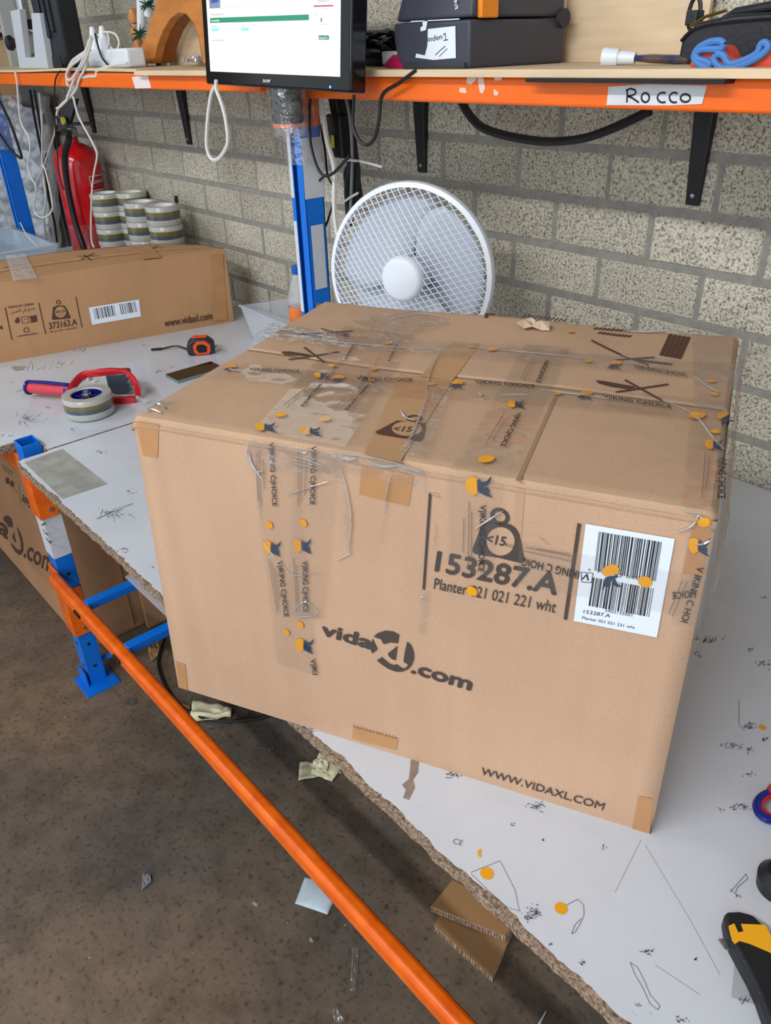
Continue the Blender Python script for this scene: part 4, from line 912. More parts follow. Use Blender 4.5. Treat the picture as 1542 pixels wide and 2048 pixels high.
# measure tape
mt0 = onz(388, 712, 0); mt0 = Vector((-2.665, 1.372, 0))
t = thing('tape_measure', mt0, 'black and orange tape measure with a wrist strap, on the left worktop', 'tape measure')
rz = R(60)
q = Matrix.Rotation(rz, 3, 'Z')
def T2(x, y, z): return mt0 + q @ Vector((x, y, 0)) + Vector((0, 0, z))
prof = [(-.05, .0), (.045, .0), (.052, .02), (.052, .042), (.03, .062), (-.02, .066), (-.045, .05), (-.054, .025)]
mb = MB().prism([T2(x, -.027, z + .001) for x, z in prof], q @ Vector((0, .054, 0))); cs = build('case', mb, mat('dark_rubber', (38, 42, 50), .5, bump=.3, bscale=200), t, bevel=.008, seg=3, smooth=True)
M_OR2 = mat('orange_plastic', (240, 84, 28), .4)
prof2 = [(-.018, .004), (.028, .004), (.036, .018), (.036, .04), (.02, .055), (-.012, .056), (-.028, .04), (-.028, .016)]
mb = MB().prism([T2(x, -.030, z) for x, z in prof2], q @ Vector((0, .006, 0))); mb.box(T2(0.0, 0, .0655), (.055, .03, .003), rz); build('orange_trim', mb, M_OR2, cs, bevel=.003, smooth=True)
prof3 = [(-.010, .012), (.020, .012), (.024, .034), (.010, .044), (-.012, .044), (-.018, .028)]
mb = MB().prism([T2(x, -.0325, z) for x, z in prof3], q @ Vector((0, .004, 0))); build('side_badge', mb, M_BLACK, cs, bevel=.002)
mb = MB().box(T2(.055, 0, .014), (.012, .022, .018), rz); build('hook', mb, M_STEEL, cs, bevel=.002)
sp = [T2(-.05, 0, .02), onz(352, 692, .012), onz(325, 697, .006), onz(303, 699, .004)]
mb = MB().tube(smoothpath(sp), [.005] * 7 + [.006] * 6 + [.009] * 6, 8, flat=.5); build('wrist_strap', mb, M_BLACKC, t, smooth=True)
# phone
a, b, c = onz(330, 750, .008), onz(356, 764, .008), onz(432, 722, .008)
ea = (b - a).normalized(); eb = Vector((-ea.y, ea.x, 0)); 
if (c - b).dot(eb) < 0: eb = -eb
t = thing('phone', a + ea * .045 + eb * .10, 'flat dark smartphone partly hidden behind the big box', 'phone')
mb = MB().obox(a + Vector((0, 0, -.0075)) - eb * 0, ea * .092, eb * .19, (0, 0, .010)); ph = build('phone_body', mb, mat('phone_rim', (140, 156, 150), .3, .6), t, bevel=.003, seg=3, smooth=True)
build('screen', MB().obox(a + ea * .003 + eb * .003 + Vector((0, 0, .0026)), ea * .086, eb * .184, (0, 0, .0012)), mat('phone_glass', (28, 18, 16), .08), t)

# ---------------------------------------------------------------- fan
fc = ony(826, 548, 1.50); ang = R(-18)
fn_ = Vector((math.sin(R(24)), -math.cos(R(24)), .06)).normalized(); fr_ = Vector((0, 0, 1)).cross(fn_).normalized() * -1; fr_ = fn_.cross(Vector((0, 0, 1))).normalized() * -1; fu = fn_.cross(fr_)
if fu.z < 0: fu = -fu
RF = .238; FS = RF / .288
fan = thing('fan', Vector((fc.x, fc.y + .05, 0)), 'white desk fan with a mesh guard behind the big box', 'fan')
def fp(x, y, d): return fc + fr_ * x + fu * y + fn_ * d
def dome(r): return .030 + .045 * (1 - (r / RF) ** 2.2)
M_FANW = mat('fan_white', (226, 230, 236), .35)
mb = MB().lathe([(RF - .012, .038), (RF, .034), (RF + .003, .026), (RF + .003, .012), (RF, .004), (RF - .012, .002), (RF - .010, .02), (RF - .012, .038)], fc, fn_, 72); build('guard_ring', mb, M_FANW, fan, smooth=True)
mb = MB()
for fam, (ang_, sp_) in enumerate(((R(17), .0145), (R(-52), .0160))):
    d = Vector((math.cos(ang_), math.sin(ang_))); nn = Vector((-d.y, d.x)); k = int(RF / sp_)
    for i in range(-k, k + 1):
        o = i * sp_; hl = math.sqrt(max(0, (RF - .004) ** 2 - o * o))
        if hl < .03: continue
        ns = 16; pts = []
        for j in range(ns + 1):
            s_ = -hl + 2 * hl * j / ns; x = d.x * s_ + nn.x * o; y = d.y * s_ + nn.y * o; pts.append(fp(x, y, dome(math.hypot(x, y)) + .002 * fam))
        mb.tube(pts, .0015, 3, cap=False)
gd = build('front_guard', mb, M_FANW, fan, smooth=True, recalc=False)
mb = MB().lathe([(.0001, .090), (.046, .089), (.055, .085), (.060, .076), (.060, .066)], fc, fn_, 48); build('guard_badge', mb, M_FANW, fan, smooth=True, label='smooth white disc in the middle of the guard')
mb = MB()
for i in range(60):
    a_ = 2 * math.pi * i / 60
    pts = [fp(math.cos(a_) * r, math.sin(a_) * r, -.02 - .07 * (1 - (r / RF) ** 2)) for r in (.05, .11, .17, RF - .01)]; mb.tube(pts, .0016, 3, cap=False)
for r in (.11, .17): mb.tube([fp(math.cos(t_) * r, math.sin(t_) * r, -.02 - .07 * (1 - (r / RF) ** 2)) for t_ in np.linspace(0, 2 * math.pi, 49)], .0018, 4)
build('rear_guard', mb, M_FANW, fan, smooth=True, recalc=False)
M_BLADE = mat('fan_blade', (196, 202, 212), .35, spec=.4)
for i in range(3):
    a0 = 2 * math.pi * i / 3 + .5
    def bl(u, v, a0=a0):
        r = .04 + .165 * v; sp_a = (.75 + .35 * math.sin(math.pi * v * .8)) ; th = a0 + (u - .5) * sp_a * 2.0 - .35 * v
        return fp(math.cos(th) * r, math.sin(th) * r, -.004 + (u - .5) * .045)
    mb = MB().grid(bl, 10, 8); build('blade', mb, M_BLADE, fan, smooth=True, solid=.003, recalc=False)
build('hub', MB().lathe([(.0001, .03), (.035, .028), (.045, .02), (.045, -.03)], fc, fn_, 24), M_FANW, fan, smooth=True)
build('motor_housing', MB().lathe([(.05, -.085), (.075, -.10), (.075, -.16), (.05, -.19), (.0001, -.195)], fc, fn_, 28), M_FANW, fan, smooth=True)
bc = fc - fn_ * .14
build('stand', MB().tube([bc, Vector((bc.x, bc.y, .02))], [.022, .028], 16), M_FANW, fan, smooth=True)
build('base', MB().lathe([(.0001, 0), (.17, 0), (.175, .012), (.15, .03), (.05, .045), (.0001, .046)], Vector((bc.x, bc.y - .03, 0)), (0, 0, 1), 40), M_FANW, fan, smooth=True)

# ---------------------------------------------------------------- plastic tray and bottle behind the box
t0 = Vector((-2.53, 1.55, 0))
tray = thing('plastic_bin', Vector((-2.33, 1.70, 0)), 'clear plastic bin behind the big box holding a bottle', 'bin')
cr = [Vector(v) for v in ((-2.68, 1.60, 0), (-2.08, 1.565, 0), (-2.05, 1.83, 0), (-2.62, 1.83, 0))]
cn = sum(cr, Vector()) / 4
mb = MB()
for i in range(4):
    a_, b_ = cr[i], cr[(i + 1) % 4]; ta = cn + (a_ - cn) * 1.08 + Vector((0, 0, .13)); tb = cn + (b_ - cn) * 1.08 + Vector((0, 0, .13))
    a2, b2 = cn + (a_ - cn) * .93, cn + (b_ - cn) * .93; mb.add([a2 + Vector((0, 0, .003)), b2 + Vector((0, 0, .003)), tb, ta], [(0, 1, 2, 3)])
mb.add([cn + (v - cn) * .93 + Vector((0, 0, .003)) for v in cr], [(0, 1, 2, 3)])
build('bin_body', mb, M_CLEARP, tray, solid=.003)
rim = [cn + (v - cn) * 1.09 + Vector((0, 0, .13)) for v in cr]; build('rim', MB().tube(rim + [rim[0], rim[1]], .007, 6, flat=.6), M_CLEARP, tray, smooth=True)
bo = ony(596, 600, 1.69)
bt = thing('bottle', Vector((bo.x + .005, 1.69, .006)), 'clear plastic drinks bottle with blue cap and orange label, in the clear bin', 'bottle')
bw = wloc(bt)
M_PET = mat('clear_pet', (225, 230, 228), .08, alpha=.35, spec=.8)
build('bottle_body', MB().lathe([(.0001, 0), (.036, .002), (.040, .012), (.040, .13), (.037, .15), (.040, .17), (.038, .20), (.026, .245), (.015, .268), (.014, .285)], bw, (0, 0, 1), 28), M_PET, bt, smooth=True)
build('label_sleeve', MB().lathe([(.0408, .075), (.0412, .08), (.0412, .150), (.0408, .155)], bw, (0, 0, 1), 28), mat('orange_label', (236, 96, 40), .4, var=.4, vscale=10, col2=(240, 130, 60)), bt, smooth=True)
build('cap', MB().lathe([(.0165, .275), (.0175, .277), (.0175, .302), (.015, .305), (.0001, .305)], bw, (0, 0, 1), 20), mat('blue_cap', (10, 90, 190), .4), bt, smooth=True)

# ---------------------------------------------------------------- fire extinguisher
ex = Vector((ony(170, 400, 1.70).x, 1.70, 0)); er = .114
fe = thing('fire_extinguisher', ex, 'red fire extinguisher with black hose standing against the block wall', 'fire extinguisher')
M_REDP = mat('red_paint', (205, 16, 26), .22, coat=.5)
build('cylinder', MB().lathe([(.0001, 0), (er * .95, 0), (er, .01), (er, .525), (er * .97, .56), (er * .78, .595), (er * .45, .615), (.030, .625), (.028, .650), (.0001, .650)], ex, (0, 0, 1), 40), M_REDP, fe, smooth=True)
build('valve', MB().lathe([(.028, .645), (.034, .65), (.034, .69), (.018, .695), (.018, .71), (.0001, .71)], ex, (0, 0, 1), 18).box(ex + Vector((.03, -.01, .672)), (.06, .03, .028), .3), M_STEEL, fe, smooth=True)
h0 = ex + Vector((0, 0, .695))
ee = Vector((.65, .76, 0)); en = Vector((.76, -.65, 0))
mb = MB().hexa([h0 + ee * v[0] + en * v[1] + Vector((0, 0, v[2])) for v in ((-.065, -.02, -.02), (-.005, -.02, -.02), (-.005, .02, -.02), (-.065, .02, -.02), (.0, -.018, .115), (.075, -.018, .125), (.075, .018, .125), (.0, .018, .115))]); build('squeeze_lever', mb, M_BLACK, fe, bevel=.004)
build('carry_handle', MB().box(h0 + ee * .06 + Vector((0, 0, .012)), (.13, .03, .014), .86), M_BLACK, fe, bevel=.004)
build('pressure_gauge', MB().lathe([(.0001, .012), (.018, .012), (.018, 0)], h0 + Vector((.03, -.03, .03)), (0, -1, 0), 16), mat('yellow_gauge', (206, 190, 60), .4), fe, smooth=True)
build('safety_pin', MB().tube([h0 + Vector((-.05 + .022 * math.cos(t_), -.03, .03 + .03 * math.sin(t_))) for t_ in np.linspace(0, 2 * math.pi, 17)], .003, 6), M_STEEL, fe, smooth=True)
Yh = 1.57
hp = [h0 + Vector((-.02, -.02, -.02))] + [ony(x, y, Yh) for x, y in ((138, 275), (130, 310), (132, 350), (140, 400), (152, 450), (166, 492), (172, 520))]
build('hose', MB().tube(smoothpath(hp), .0155, 10), M_BLACKC, fe, smooth=True)
# curved label
def lab_f(u, v):
    a_ = R(0) + u * R(52) ; return ex + Vector((math.cos(a_) * (er + .0012), math.sin(a_) * (er + .0012), .30 + v * .17))
lo = build('instruction_label', MB().grid(lab_f, 10, 2), mat('dark_red_label', (160, 14, 30), .35), fe, smooth=True)
def lab_g(a0, z0_, a1, z1_): 
    return MB().grid(lambda u, v: ex + Vector((math.cos(R(a0 + (a1 - a0) * u)) * (er + .002), math.sin(R(a0 + (a1 - a0) * u)) * (er + .002), z0_ + (z1_ - z0_) * v)), 8, 1)
for z in (.468, .40): build('label_line', lab_g(2, z, 50, z + .004), M_STICKW, lo)
build('label_line', lab_g(0, .31, 2, .47), M_STICKW, lo)
tv, tf = text_tris('GARANTIE'); mb = MB().add([ex + Vector((math.cos(R(8 + 38 * x)) * (er + .002), math.sin(R(8 + 38 * x)) * (er + .002), .435 + y * .022)) for x, y, _ in tv], tf); build('label_text', mb, M_STICKW, lo)
build('label_mark', lab_g(12, .325, 26, .375), M_STICKW, lo)
mb = MB().grid(lambda u, v: ex + Vector((math.cos(R(-85 + u * 75)) * (er + .006 + .004 * noise.noise(Vector((u * 9, v * 9, 0)))), math.sin(R(-85 + u * 75)) * (er + .006), .02 + v * .22)), 16, 16); build('plastic_wrap', mb, M_TAPE2, fe, smooth=True, recalc=False)

# ---------------------------------------------------------------- stacks of tape rolls
RR = .077; RH = .083
proto = None
stacks = [(ony(214, 405, 1.69), 5, 'leftmost stack'), (ony(265, 410, 1.786), 5, 'half-hidden second stack'), (ony(281, 415, 1.68), 5, 'third stack'), (ony(325, 420, 1.70), 5, 'rightmost stack')]
ordn = ['at the bottom of', 'second from the bottom of', 'third from the bottom of', 'fourth from the bottom of', 'on top of']
for P, nn, lab in stacks:
    for k in range(nn):
        lbz = 'printed packing tape roll %s the %s' % (ordn[k], lab)
        loc = Vector((P.x + random.uniform(-.003, .003), P.y + random.uniform(-.003, .003), k * RH))
        if proto is None:
            proto = thing('tape_roll', loc, lbz, 'tape roll', 'packing tape rolls stacked by the wall')
            a_ = build('tape', roll_mb(loc, RR, RH - .0012, .052), [M_ROLLC, M_ROLLP, M_ROLLG, M_CORE], proto, smooth=True)
            build('core', MB().lathe([(.048, 0.0005), (.0525, .0005), (.0525, RH - .0016), (.048, RH - .0016), (.048, .0005)], loc, (0, 0, 1), 32), M_CORE, proto, smooth=True)
        else: dup(proto, loc, lbz)
# black strip of cable standing behind the last stack
cable('cable', [(352, 392), (356, 430), (366, 478)], 1.80, .009, M_BLACKC, 'short black cable down the wall right of the tape roll stacks')

# ---------------------------------------------------------------- monitor
MY = 1.30
mA, mB = ony(412, 168, MY), ony(700, 186, MY); mw = (mB - mA).length; zb = (mA.z + mB.z) / 2
mon = thing('monitor', Vector(((mA.x + mB.x) / 2, MY + .02, zb)), 'black computer monitor taped to the rack post, showing a white web page', 'monitor')
tilt = R(5); mu = Vector((0, math.sin(tilt), math.cos(tilt))); mn = Vector((0, -math.cos(tilt), math.sin(tilt))); mx = (Vector((mB.x - mA.x, 0, mB.z - mA.z))).normalized()
MH = .40
mb = MB().obox(mA, mx * mw, -mn * .05, mu * MH); mcase = build('casing', mb, M_GLOSSB, mon, bevel=.006, seg=3, smooth=True)
MP = Plane(mA, mn)
s0, s1 = MP.at(421, 141), MP.at(680, 154); 
o0 = mA + mx * (s0 - mA).dot(mx) + mu * .032; sw = (s1 - s0).dot(mx)
scr = MB().obox(o0 + mn * .0004, mx * sw, -mn * .002, mu * .345)
M_SCR = mat('screen_glow', (222, 224, 216), .2, emit=.40, var=.05, vscale=2); so = build('screen', scr, M_SCR, mon)
def glow(n, c, e=.4): return mat(n, c, .3, emit=e)
def scrq(name, x0, y0, x1, y1, x2, y2, x3, y3, mt, off=.0012):
    p = Print(MP, off); p.poly([(x0, y0), (x1, y1), (x2, y2), (x3, y3)]); return build(name, p, mt, so)
scrq('page_bar', 421, 36, 618, 29, 618, 40, 421, 46, glow('green_bar', (40, 128, 96), .4))
scrq('page_header', 437, 8, 583, -2, 583, 8, 437, 18, glow('hdr', (200, 200, 204), .45)); scrq('page_picture', 418, -6, 441, -6, 441, 16, 420, 17, glow('pic', (120, 130, 150), .3))
scrq('page_picture', 421, -6, 438, -6, 437, 4, 424, 7, glow('pic2', (60, 70, 150), .3), .0016)
scrq('page_chip', 424, 57, 438, 56, 438, 62, 424, 63, glow('cyan', (130, 200, 208), .5)); scrq('page_chip', 483, 56, 498, 55, 498, 61, 483, 62, glow('cyan', (130, 200, 208), .5))
scrq('page_rule', 628, 11, 667, 10, 667, 12.5, 628, 13.5, glow('redr', (160, 60, 70), .4)); scrq('page_button', 638, 71, 658, 71, 658, 79, 638, 79, glow('green_btn', (40, 110, 70), .35))
scrq('page_mark', 642, 36, 644.5, 36, 643.5, 44, 642, 44, glow('redr', (160, 60, 70), .4))
p = Print(MP, .0018); p.text('PLAATS', (640, 78), (656, 78), (640, 73.5)); p.text('verzenden', (423, 43.5), (440, 43), (423, 39)); build('page_text', p, glow('wtxt', (230, 235, 230), .6), so)
p = Print(MP, .0014)
for s_, a_, b_, u_ in (('Verzendmethode', (422, 31), (447, 30), (422, 27)), ('Pakket', (424, 54), (435, 53.5), (424, 51)), ('Levering', (483, 53.5), (494, 53), (483, 50.5)), ('Opmerking order', (424, 82), (449, 81.5), (424, 79)), ('Gewicht', (646, 18), (656, 18), (646, 15)), ('10.859 k', (637, 4), (659, 3.5), (637, -2)), ('Aantal', (629, 30), (637, 30), (629, 27.5)), ('4 / 4 verwerkt', (638, 50), (658, 49.5), (638, 47))): p.text(s_, a_, b_, u_)
build('page_text', p, glow('gtxt', (150, 140, 146), .4), so)
p = Print(MP, .0012); p.text('acer', (527, 164), (542.5, 165), (527, 157), bold=.02, cap=.6); build('maker_mark', p, mat('silver_print', (210, 214, 216), .3), mcase)
p = Print(MP, .0012); p.circ((661, 174), .0032, 12); build('power_light', p, mat('blue_led', (60, 110, 255), .3, emit=6), mcase)
arm = thing('display_mount', ony(575, 232, 1.36), 'black monitor arm wrapped in clear film, under the monitor', 'monitor arm')
ac = ony(573, 200, 1.36)
build('clamp', MB().lathe([(.0001, -.055), (.040, -.055), (.043, -.05), (.043, -.035), (.039, -.03), (.043, -.02), (.043, 0), (.039, .005), (.043, .015), (.043, .04), (.038, .06), (.0001, .06)], ac, (0, 0, 1), 28), M_BLACK, arm, smooth=True)
build('arm_bar', MB().tube([ac + Vector((0, 0, -.03)), Vector((QX, 1.49, ac.z - .05))], .022, 12), M_BLACK, arm, smooth=True)
build('neck', MB().tube([ac, ac + Vector((0, .02, .16))], .02, 10), M_BLACK, arm, smooth=True)
wrap = MB(); wrap.grid(lambda u, v: ac + Vector((math.cos(u * 2 * math.pi) * (.056 + .010 * noise.noise(Vector((u * 7, v * 7, 0)))), math.sin(u * 2 * math.pi) * .05 , -.085 + v * .15)), 40, 14)
build('film_wrap', wrap, M_WRAP, arm, smooth=True, recalc=False)
pw = Vector((QX, 1.53, 0)); wrap = MB(); wrap.grid(lambda u, v: pw + Vector((math.cos(u * 2 * math.pi) * (.058 + .014 * noise.noise(Vector((u * 9, v * 7, 4)))), math.sin(u * 2 * math.pi) * .062, .70 + v * .22)), 40, 14)
build('film_wrap', wrap, M_WRAP, arm, smooth=True, recalc=False)
# white loop hanging from the monitor
cable('hanging_loop', [(431, 172), (422, 190), (415, 240), (413, 290), (420, 314), (430, 320), (442, 312), (455, 286), (452, 245), (444, 210), (433, 180), (432, 160)], 1.275, .0055, M_WHITEC, 'white cord loop hanging from the lower left corner of the monitor', 'cord')

# ---------------------------------------------------------------- printer
pc = ony(938, 139, 1.455); pc.z = SZ
pw_, pd_ = .245, .335
pr = thing('label_printer', Vector((pc.x - pw_ / 2, 1.455 + pd_ / 2, SZ)), 'dark grey label printer on the plywood shelf with a torn white sticker', 'printer')
M_PRN = mat('printer_grey', (62, 64, 74), .5, bump=.15, bscale=300); M_PRN2 = mat('printer_dark', (50, 50, 56), .55, bump=.15, bscale=300)
x1 = pc.x; x0 = x1 - pw_; y0_ = 1.455; y1_ = y0_ + pd_
zs_ = ony(938, 38, 1.455).z
prof = [(x0 + .035, SZ), (x1, SZ), (x1, zs_), (x0 - .002, zs_), (x0 - .002, SZ + .06), (x0 + .008, SZ + .02)]
lowr = build('lower_housing', MB().prism([Vector((x, y0_, z)) for x, z in prof], (0, pd_, 0)), M_PRN, pr, bevel=.006, seg=3, smooth=True)
build('lid', MB().hexa([(x0, y0_ + .004, zs_ + .003), (x1, y0_ + .004, zs_ + .003), (x1 + .0, y1_, zs_ + .003), (x0, y1_, zs_ + .003), (x0 + .02, y0_ + .03, zs_ + .105), (x1 - .01, y0_ + .03, zs_ + .105), (x1 - .01, y1_ - .02, zs_ + .105), (x0 + .02, y1_ - .02, zs_ + .105)]), M_PRN, pr, bevel=.008, seg=3, smooth=True)
lz_ = onx(975, 14, x1 + .002); build('release_latch', MB().box((x1 + .004, lz_.y, lz_.z), (.014, .055, .040)), mat('orange_latch', (240, 140, 30), .4), pr, bevel=.003)
build('side_hinge', MB().tube([(x1, y1_ - .02, zs_), (x1 + .012, y1_ - .02, zs_)], .02, 14), M_PRN2, pr, smooth=True)
build('base_lip', MB().obox((x0 + .04, y0_ - .012, SZ), (pw_ - .045, 0, 0), (0, .02, 0), (0, 0, .012)), M_PRN2, pr, bevel=.003)
PF = Plane((0, y0_, 0), (0, -1, 0)); build('paper_slot', Print(PF, .0012).poly([(822, 43), (920, 37), (920, 40), (826, 44)]), M_GLOSSB, lowr)
p = Print(PF, .002); p.poly([(857, 58), (912, 52), (913, 116), (868, 120), (832, 115), (834, 107), (851, 111), (856, 92)]); p.poly([(846, 42), (857, 40), (853, 60), (843, 63), (842, 55), (847, 52)]); p.line((823, 43), (920, 38), .002)
stk = build('torn_sticker', p, M_LABEL, lowr, label='torn white sticker with handwriting', solid=.0003)
p = Print(PF, .003); p.text('inden', (857, 84), (886, 78), (857, 72), cap=.75); p.line((888, 70), (892, 66), .0016); p.line((892, 66), (893, 80), .0018); p.line((889, 81), (898, 79), .0016); p.line((872, 110), (892, 92), .0015); p.line((880, 113), (896, 97), .0012)
build('handwriting', p, M_BLACKINK, stk)
p = Print(Plane((0, y0_ + .01, 0), (0, -1, 0)), .003); 
for a_, b_ in (((910, 4), (916, 0)), ((911, 10), (918, 12)), ((914, 3), (914, 16)), ((912, 18), (918, 15))): p.line(a_, b_, .003)
build('lid_scrawl', p, M_STICKW, pr)
# plywood sheet behind
q0, q1 = ony(1070, 138, 1.835), ony(1378, 133, 1.835)
build('plywood_sheet', MB().obox((q0.x, 1.828, SZ), (q1.x - q0.x + .03, .0, 0), (0, .012, 0), (0, .012, .36)), M_PLY, bevel=.001, label='pale plywood panel leaning on the wall behind the printer', cat='panel')
build('plywood_strip', MB().obox((q0.x + .01, 1.81, SZ), (.085, 0, 0), (0, .012, 0), (0, .01, .36)), M_PLY, bevel=.001, label='narrow second plywood piece beside the printer', cat='panel')
# glue tube
ga, gb = ony(1205, 128, 1.56), ony(1330, 137, 1.60); ga.z = SZ + .016; gb.z = SZ + .010
t = thing('glue_tube', Vector((ga.x, ga.y, SZ)), 'used glue tube with a white cap on the shelf, lying near the handbag', 'tube')
d_ = (gb - ga).normalized(); build('cap', MB().tube([ga, ga + d_ * .032], [.018, .016], 14), M_WHITE, t, smooth=True); build('neck', MB().tube([ga + d_ * .032, ga + d_ * .066], [.013, .011], 12), M_WHITE, t, smooth=True)
build('body', MB().tube([ga + d_ * .066, ga + d_ * .10, ga + d_ * .15, ga + d_ * .19], [.012, .018, .018, .012], 12, flat=.45), mat('tube_blue_gold', (40, 54, 96), .35, var=.8, vscale=30, col2=(120, 96, 60)), t, smooth=True)
# handbag
ha = ony(1352, 135, 1.60); ha.z = SZ
hb = thing('handbag', Vector((ha.x + .2, 1.70, SZ)), 'black leather handbag on the shelf at the right', 'handbag')
M_LEA = mat('black_leather', (32, 34, 38), .38, bump=.3, bscale=120)
prof = [(0, .01), (.01, 0), (.5, 0), (.5, .125), (.05, .118), (.015, .10), (0, .07)]
hz1 = ony(1355, 40, 1.60).z - SZ
prof = [(0.0, .012), (.012, 0), (.55, 0), (.55, hz1 + .01), (.10, hz1 + .004), (.03, hz1 - .006), (.002, hz1 - .03)]
hbb = build('bag_body', MB().prism([Vector((ha.x + x, 1.60, SZ + .001 + z)) for x, z in prof], (0, .16, 0)), M_LEA, hb, bevel=.014, seg=4, smooth=True)
build('seam', MB().tube(smoothpath([Vector((ha.x + x, 1.598, SZ + z)) for x, z in ((.004, hz1 - .035), (.03, hz1 - .016), (.10, hz1 - .007), (.3, hz1 - .002), (.55, hz1))]), .003, 6), M_BLACK, hb, smooth=True)
build('strap_flap', MB().hexa([Vector(v) for v in ((ha.x + .06, 1.62, SZ + hz1), (ha.x + .5, 1.60, SZ + hz1 + .03), (ha.x + .5, 1.72, SZ + hz1 + .03), (ha.x + .06, 1.72, SZ + hz1), (ha.x + .09, 1.62, SZ + hz1 + .016), (ha.x + .5, 1.60, SZ + hz1 + .06), (ha.x + .5, 1.72, SZ + hz1 + .06), (ha.x + .09, 1.72, SZ + hz1 + .016))]), M_LEA, hb, bevel=.006)
build('zip', MB().tube([Vector((ha.x + .0, 1.63, SZ + hz1 - .012)), Vector((ha.x + .03, 1.63, SZ + hz1 + .004)), Vector((ha.x + .07, 1.63, SZ + hz1 + .012))], .003, 6), mat('brass', (190, 150, 70), .3, 1), hb, smooth=True)
build('strap_ring', MB().tube([Vector((ha.x - .012 + .012 * math.cos(t_), 1.66, SZ + .085 + .028 * math.sin(t_))) for t_ in np.linspace(0, 2 * math.pi, 21)], .004, 6), M_BLACK, hb, smooth=True)
build('strap_tab', MB().obox((ha.x - .022, 1.645, SZ + .065), (.024, 0, 0), (0, .03, 0), (0, 0, .026)), M_LEA, hb, bevel=.003)
# orange cloth item with blue cord
oc = ony(1375, 137, 1.47)
gl = thing('work_glove', Vector((oc.x + .1, 1.48, SZ)), 'orange-red cloth with blue trim lying in front of the handbag', 'glove')
def gy(x, y): v = ony(x, y, 1.47); return v
pts = [(1374, 137), (1385, 112), (1400, 98), (1420, 90), (1446, 92), (1458, 118), (1480, 122), (1505, 112), (1530, 95), (1552, 96), (1560, 138), (1470, 138)]
build('cloth', MB().prism([gy(*q) for q in pts], (0, .05, 0)), mat('orange_cloth', (216, 78, 56), .8, bump=.6, bscale=200), gl, bevel=.006, seg=3, smooth=True)
for q in ([(1448, 88), (1440, 82), (1420, 84), (1398, 95), (1388, 112), (1395, 126), (1412, 134), (1420, 128), (1410, 122), (1396, 118), (1392, 106), (1408, 98), (1440, 98), (1448, 88)],
          [(1432, 110), (1428, 120), (1440, 134), (1462, 136), (1490, 128), (1520, 112), (1536, 96), (1532, 86), (1522, 88), (1514, 106), (1490, 120), (1460, 128), (1448, 112), (1440, 108), (1432, 110)]):
    build('trim_cord', MB().tube(smoothpath([ony(x, y, 1.462) for x, y in q], 3), .0058, 8), mat('blue_cord', (70, 124, 190), .6), gl, smooth=True)
# pink-white marker box between monitor and printer
k0 = ony(764, 134, 1.50); k0.z = SZ
pk = thing('stapler', Vector((k0.x + .06, 1.52, SZ)), 'pink and white plastic item left of the label printer', 'stapler')
q = [(764, 134), (776, 118), (784, 110), (830, 110), (830, 137), (782, 137)]
build('base', MB().prism([ony(x, y, 1.485) for x, y in q], (0, .05, 0)), mat('pink_plastic', (206, 34, 92), .4), pk, bevel=.004, smooth=True)
q = [(762, 103), (830, 101), (830, 111), (784, 110), (777, 118), (764, 131)]
build('cover', MB().prism([ony(x, y, 1.485) for x, y in q], (0, .05, 0)), M_WHITE, pk, bevel=.004, smooth=True)
# tangle of black cables behind the monitor
rr = random.Random(5)
t = thing('cable_tangle', ony(750, 128, 1.72), 'heap of tangled black cables between monitor and printer', 'cables')
for i in range(14):
    cxp, cyp = rr.uniform(722, 790), rr.uniform(75, 118); pts = [ony(cxp + rr.uniform(-38, 38), cyp + rr.uniform(-22, 12), rr.uniform(1.60, 1.80)) for _ in range(7)]
    for v in pts: v.z = max(v.z, SZ + .008)
    build('cable_loop', MB().tube(smoothpath(pts + [pts[0]], 5), .0065, 6), M_BLACKC, t, smooth=True)
kk = ony(742, 128, 1.74); build('power_brick', MB().box((kk.x - .02, 1.75, SZ + .035), (.26, .09, .07), .1), M_BLACK, t, bevel=.006)

# ---------------------------------------------------------------- left half of the shelf
SL = .9575
def lbot(x, y, Y): v = ony(x, y, Y); return v
# power strip with adapters
a_, b_ = ony(178, 134, 1.47), ony(256, 128, 1.47)
pz = SL
ps = thing('power_strip', Vector(((a_.x + b_.x) / 2, 1.50, pz)), 'white power strip with plugged adapters on the left shelf', 'power strip')
build('strip_body', MB().obox((a_.x, 1.47, pz + .001), (b_.x - a_.x, 0, 0), (0, .075, 0), (0, 0, .062)), M_WHITE, ps, bevel=.010, seg=3, smooth=True)
for xx in (190, 209): 
    v = ony(xx, 100, 1.50); build('plug', MB().lathe([(.026, 0), (.026, .02), (.016, .045), (.009, .075), (.0001, .078)], Vector((v.x, 1.505, pz + .062)), (0, 0, 1), 14), M_WHITE, ps, smooth=True)
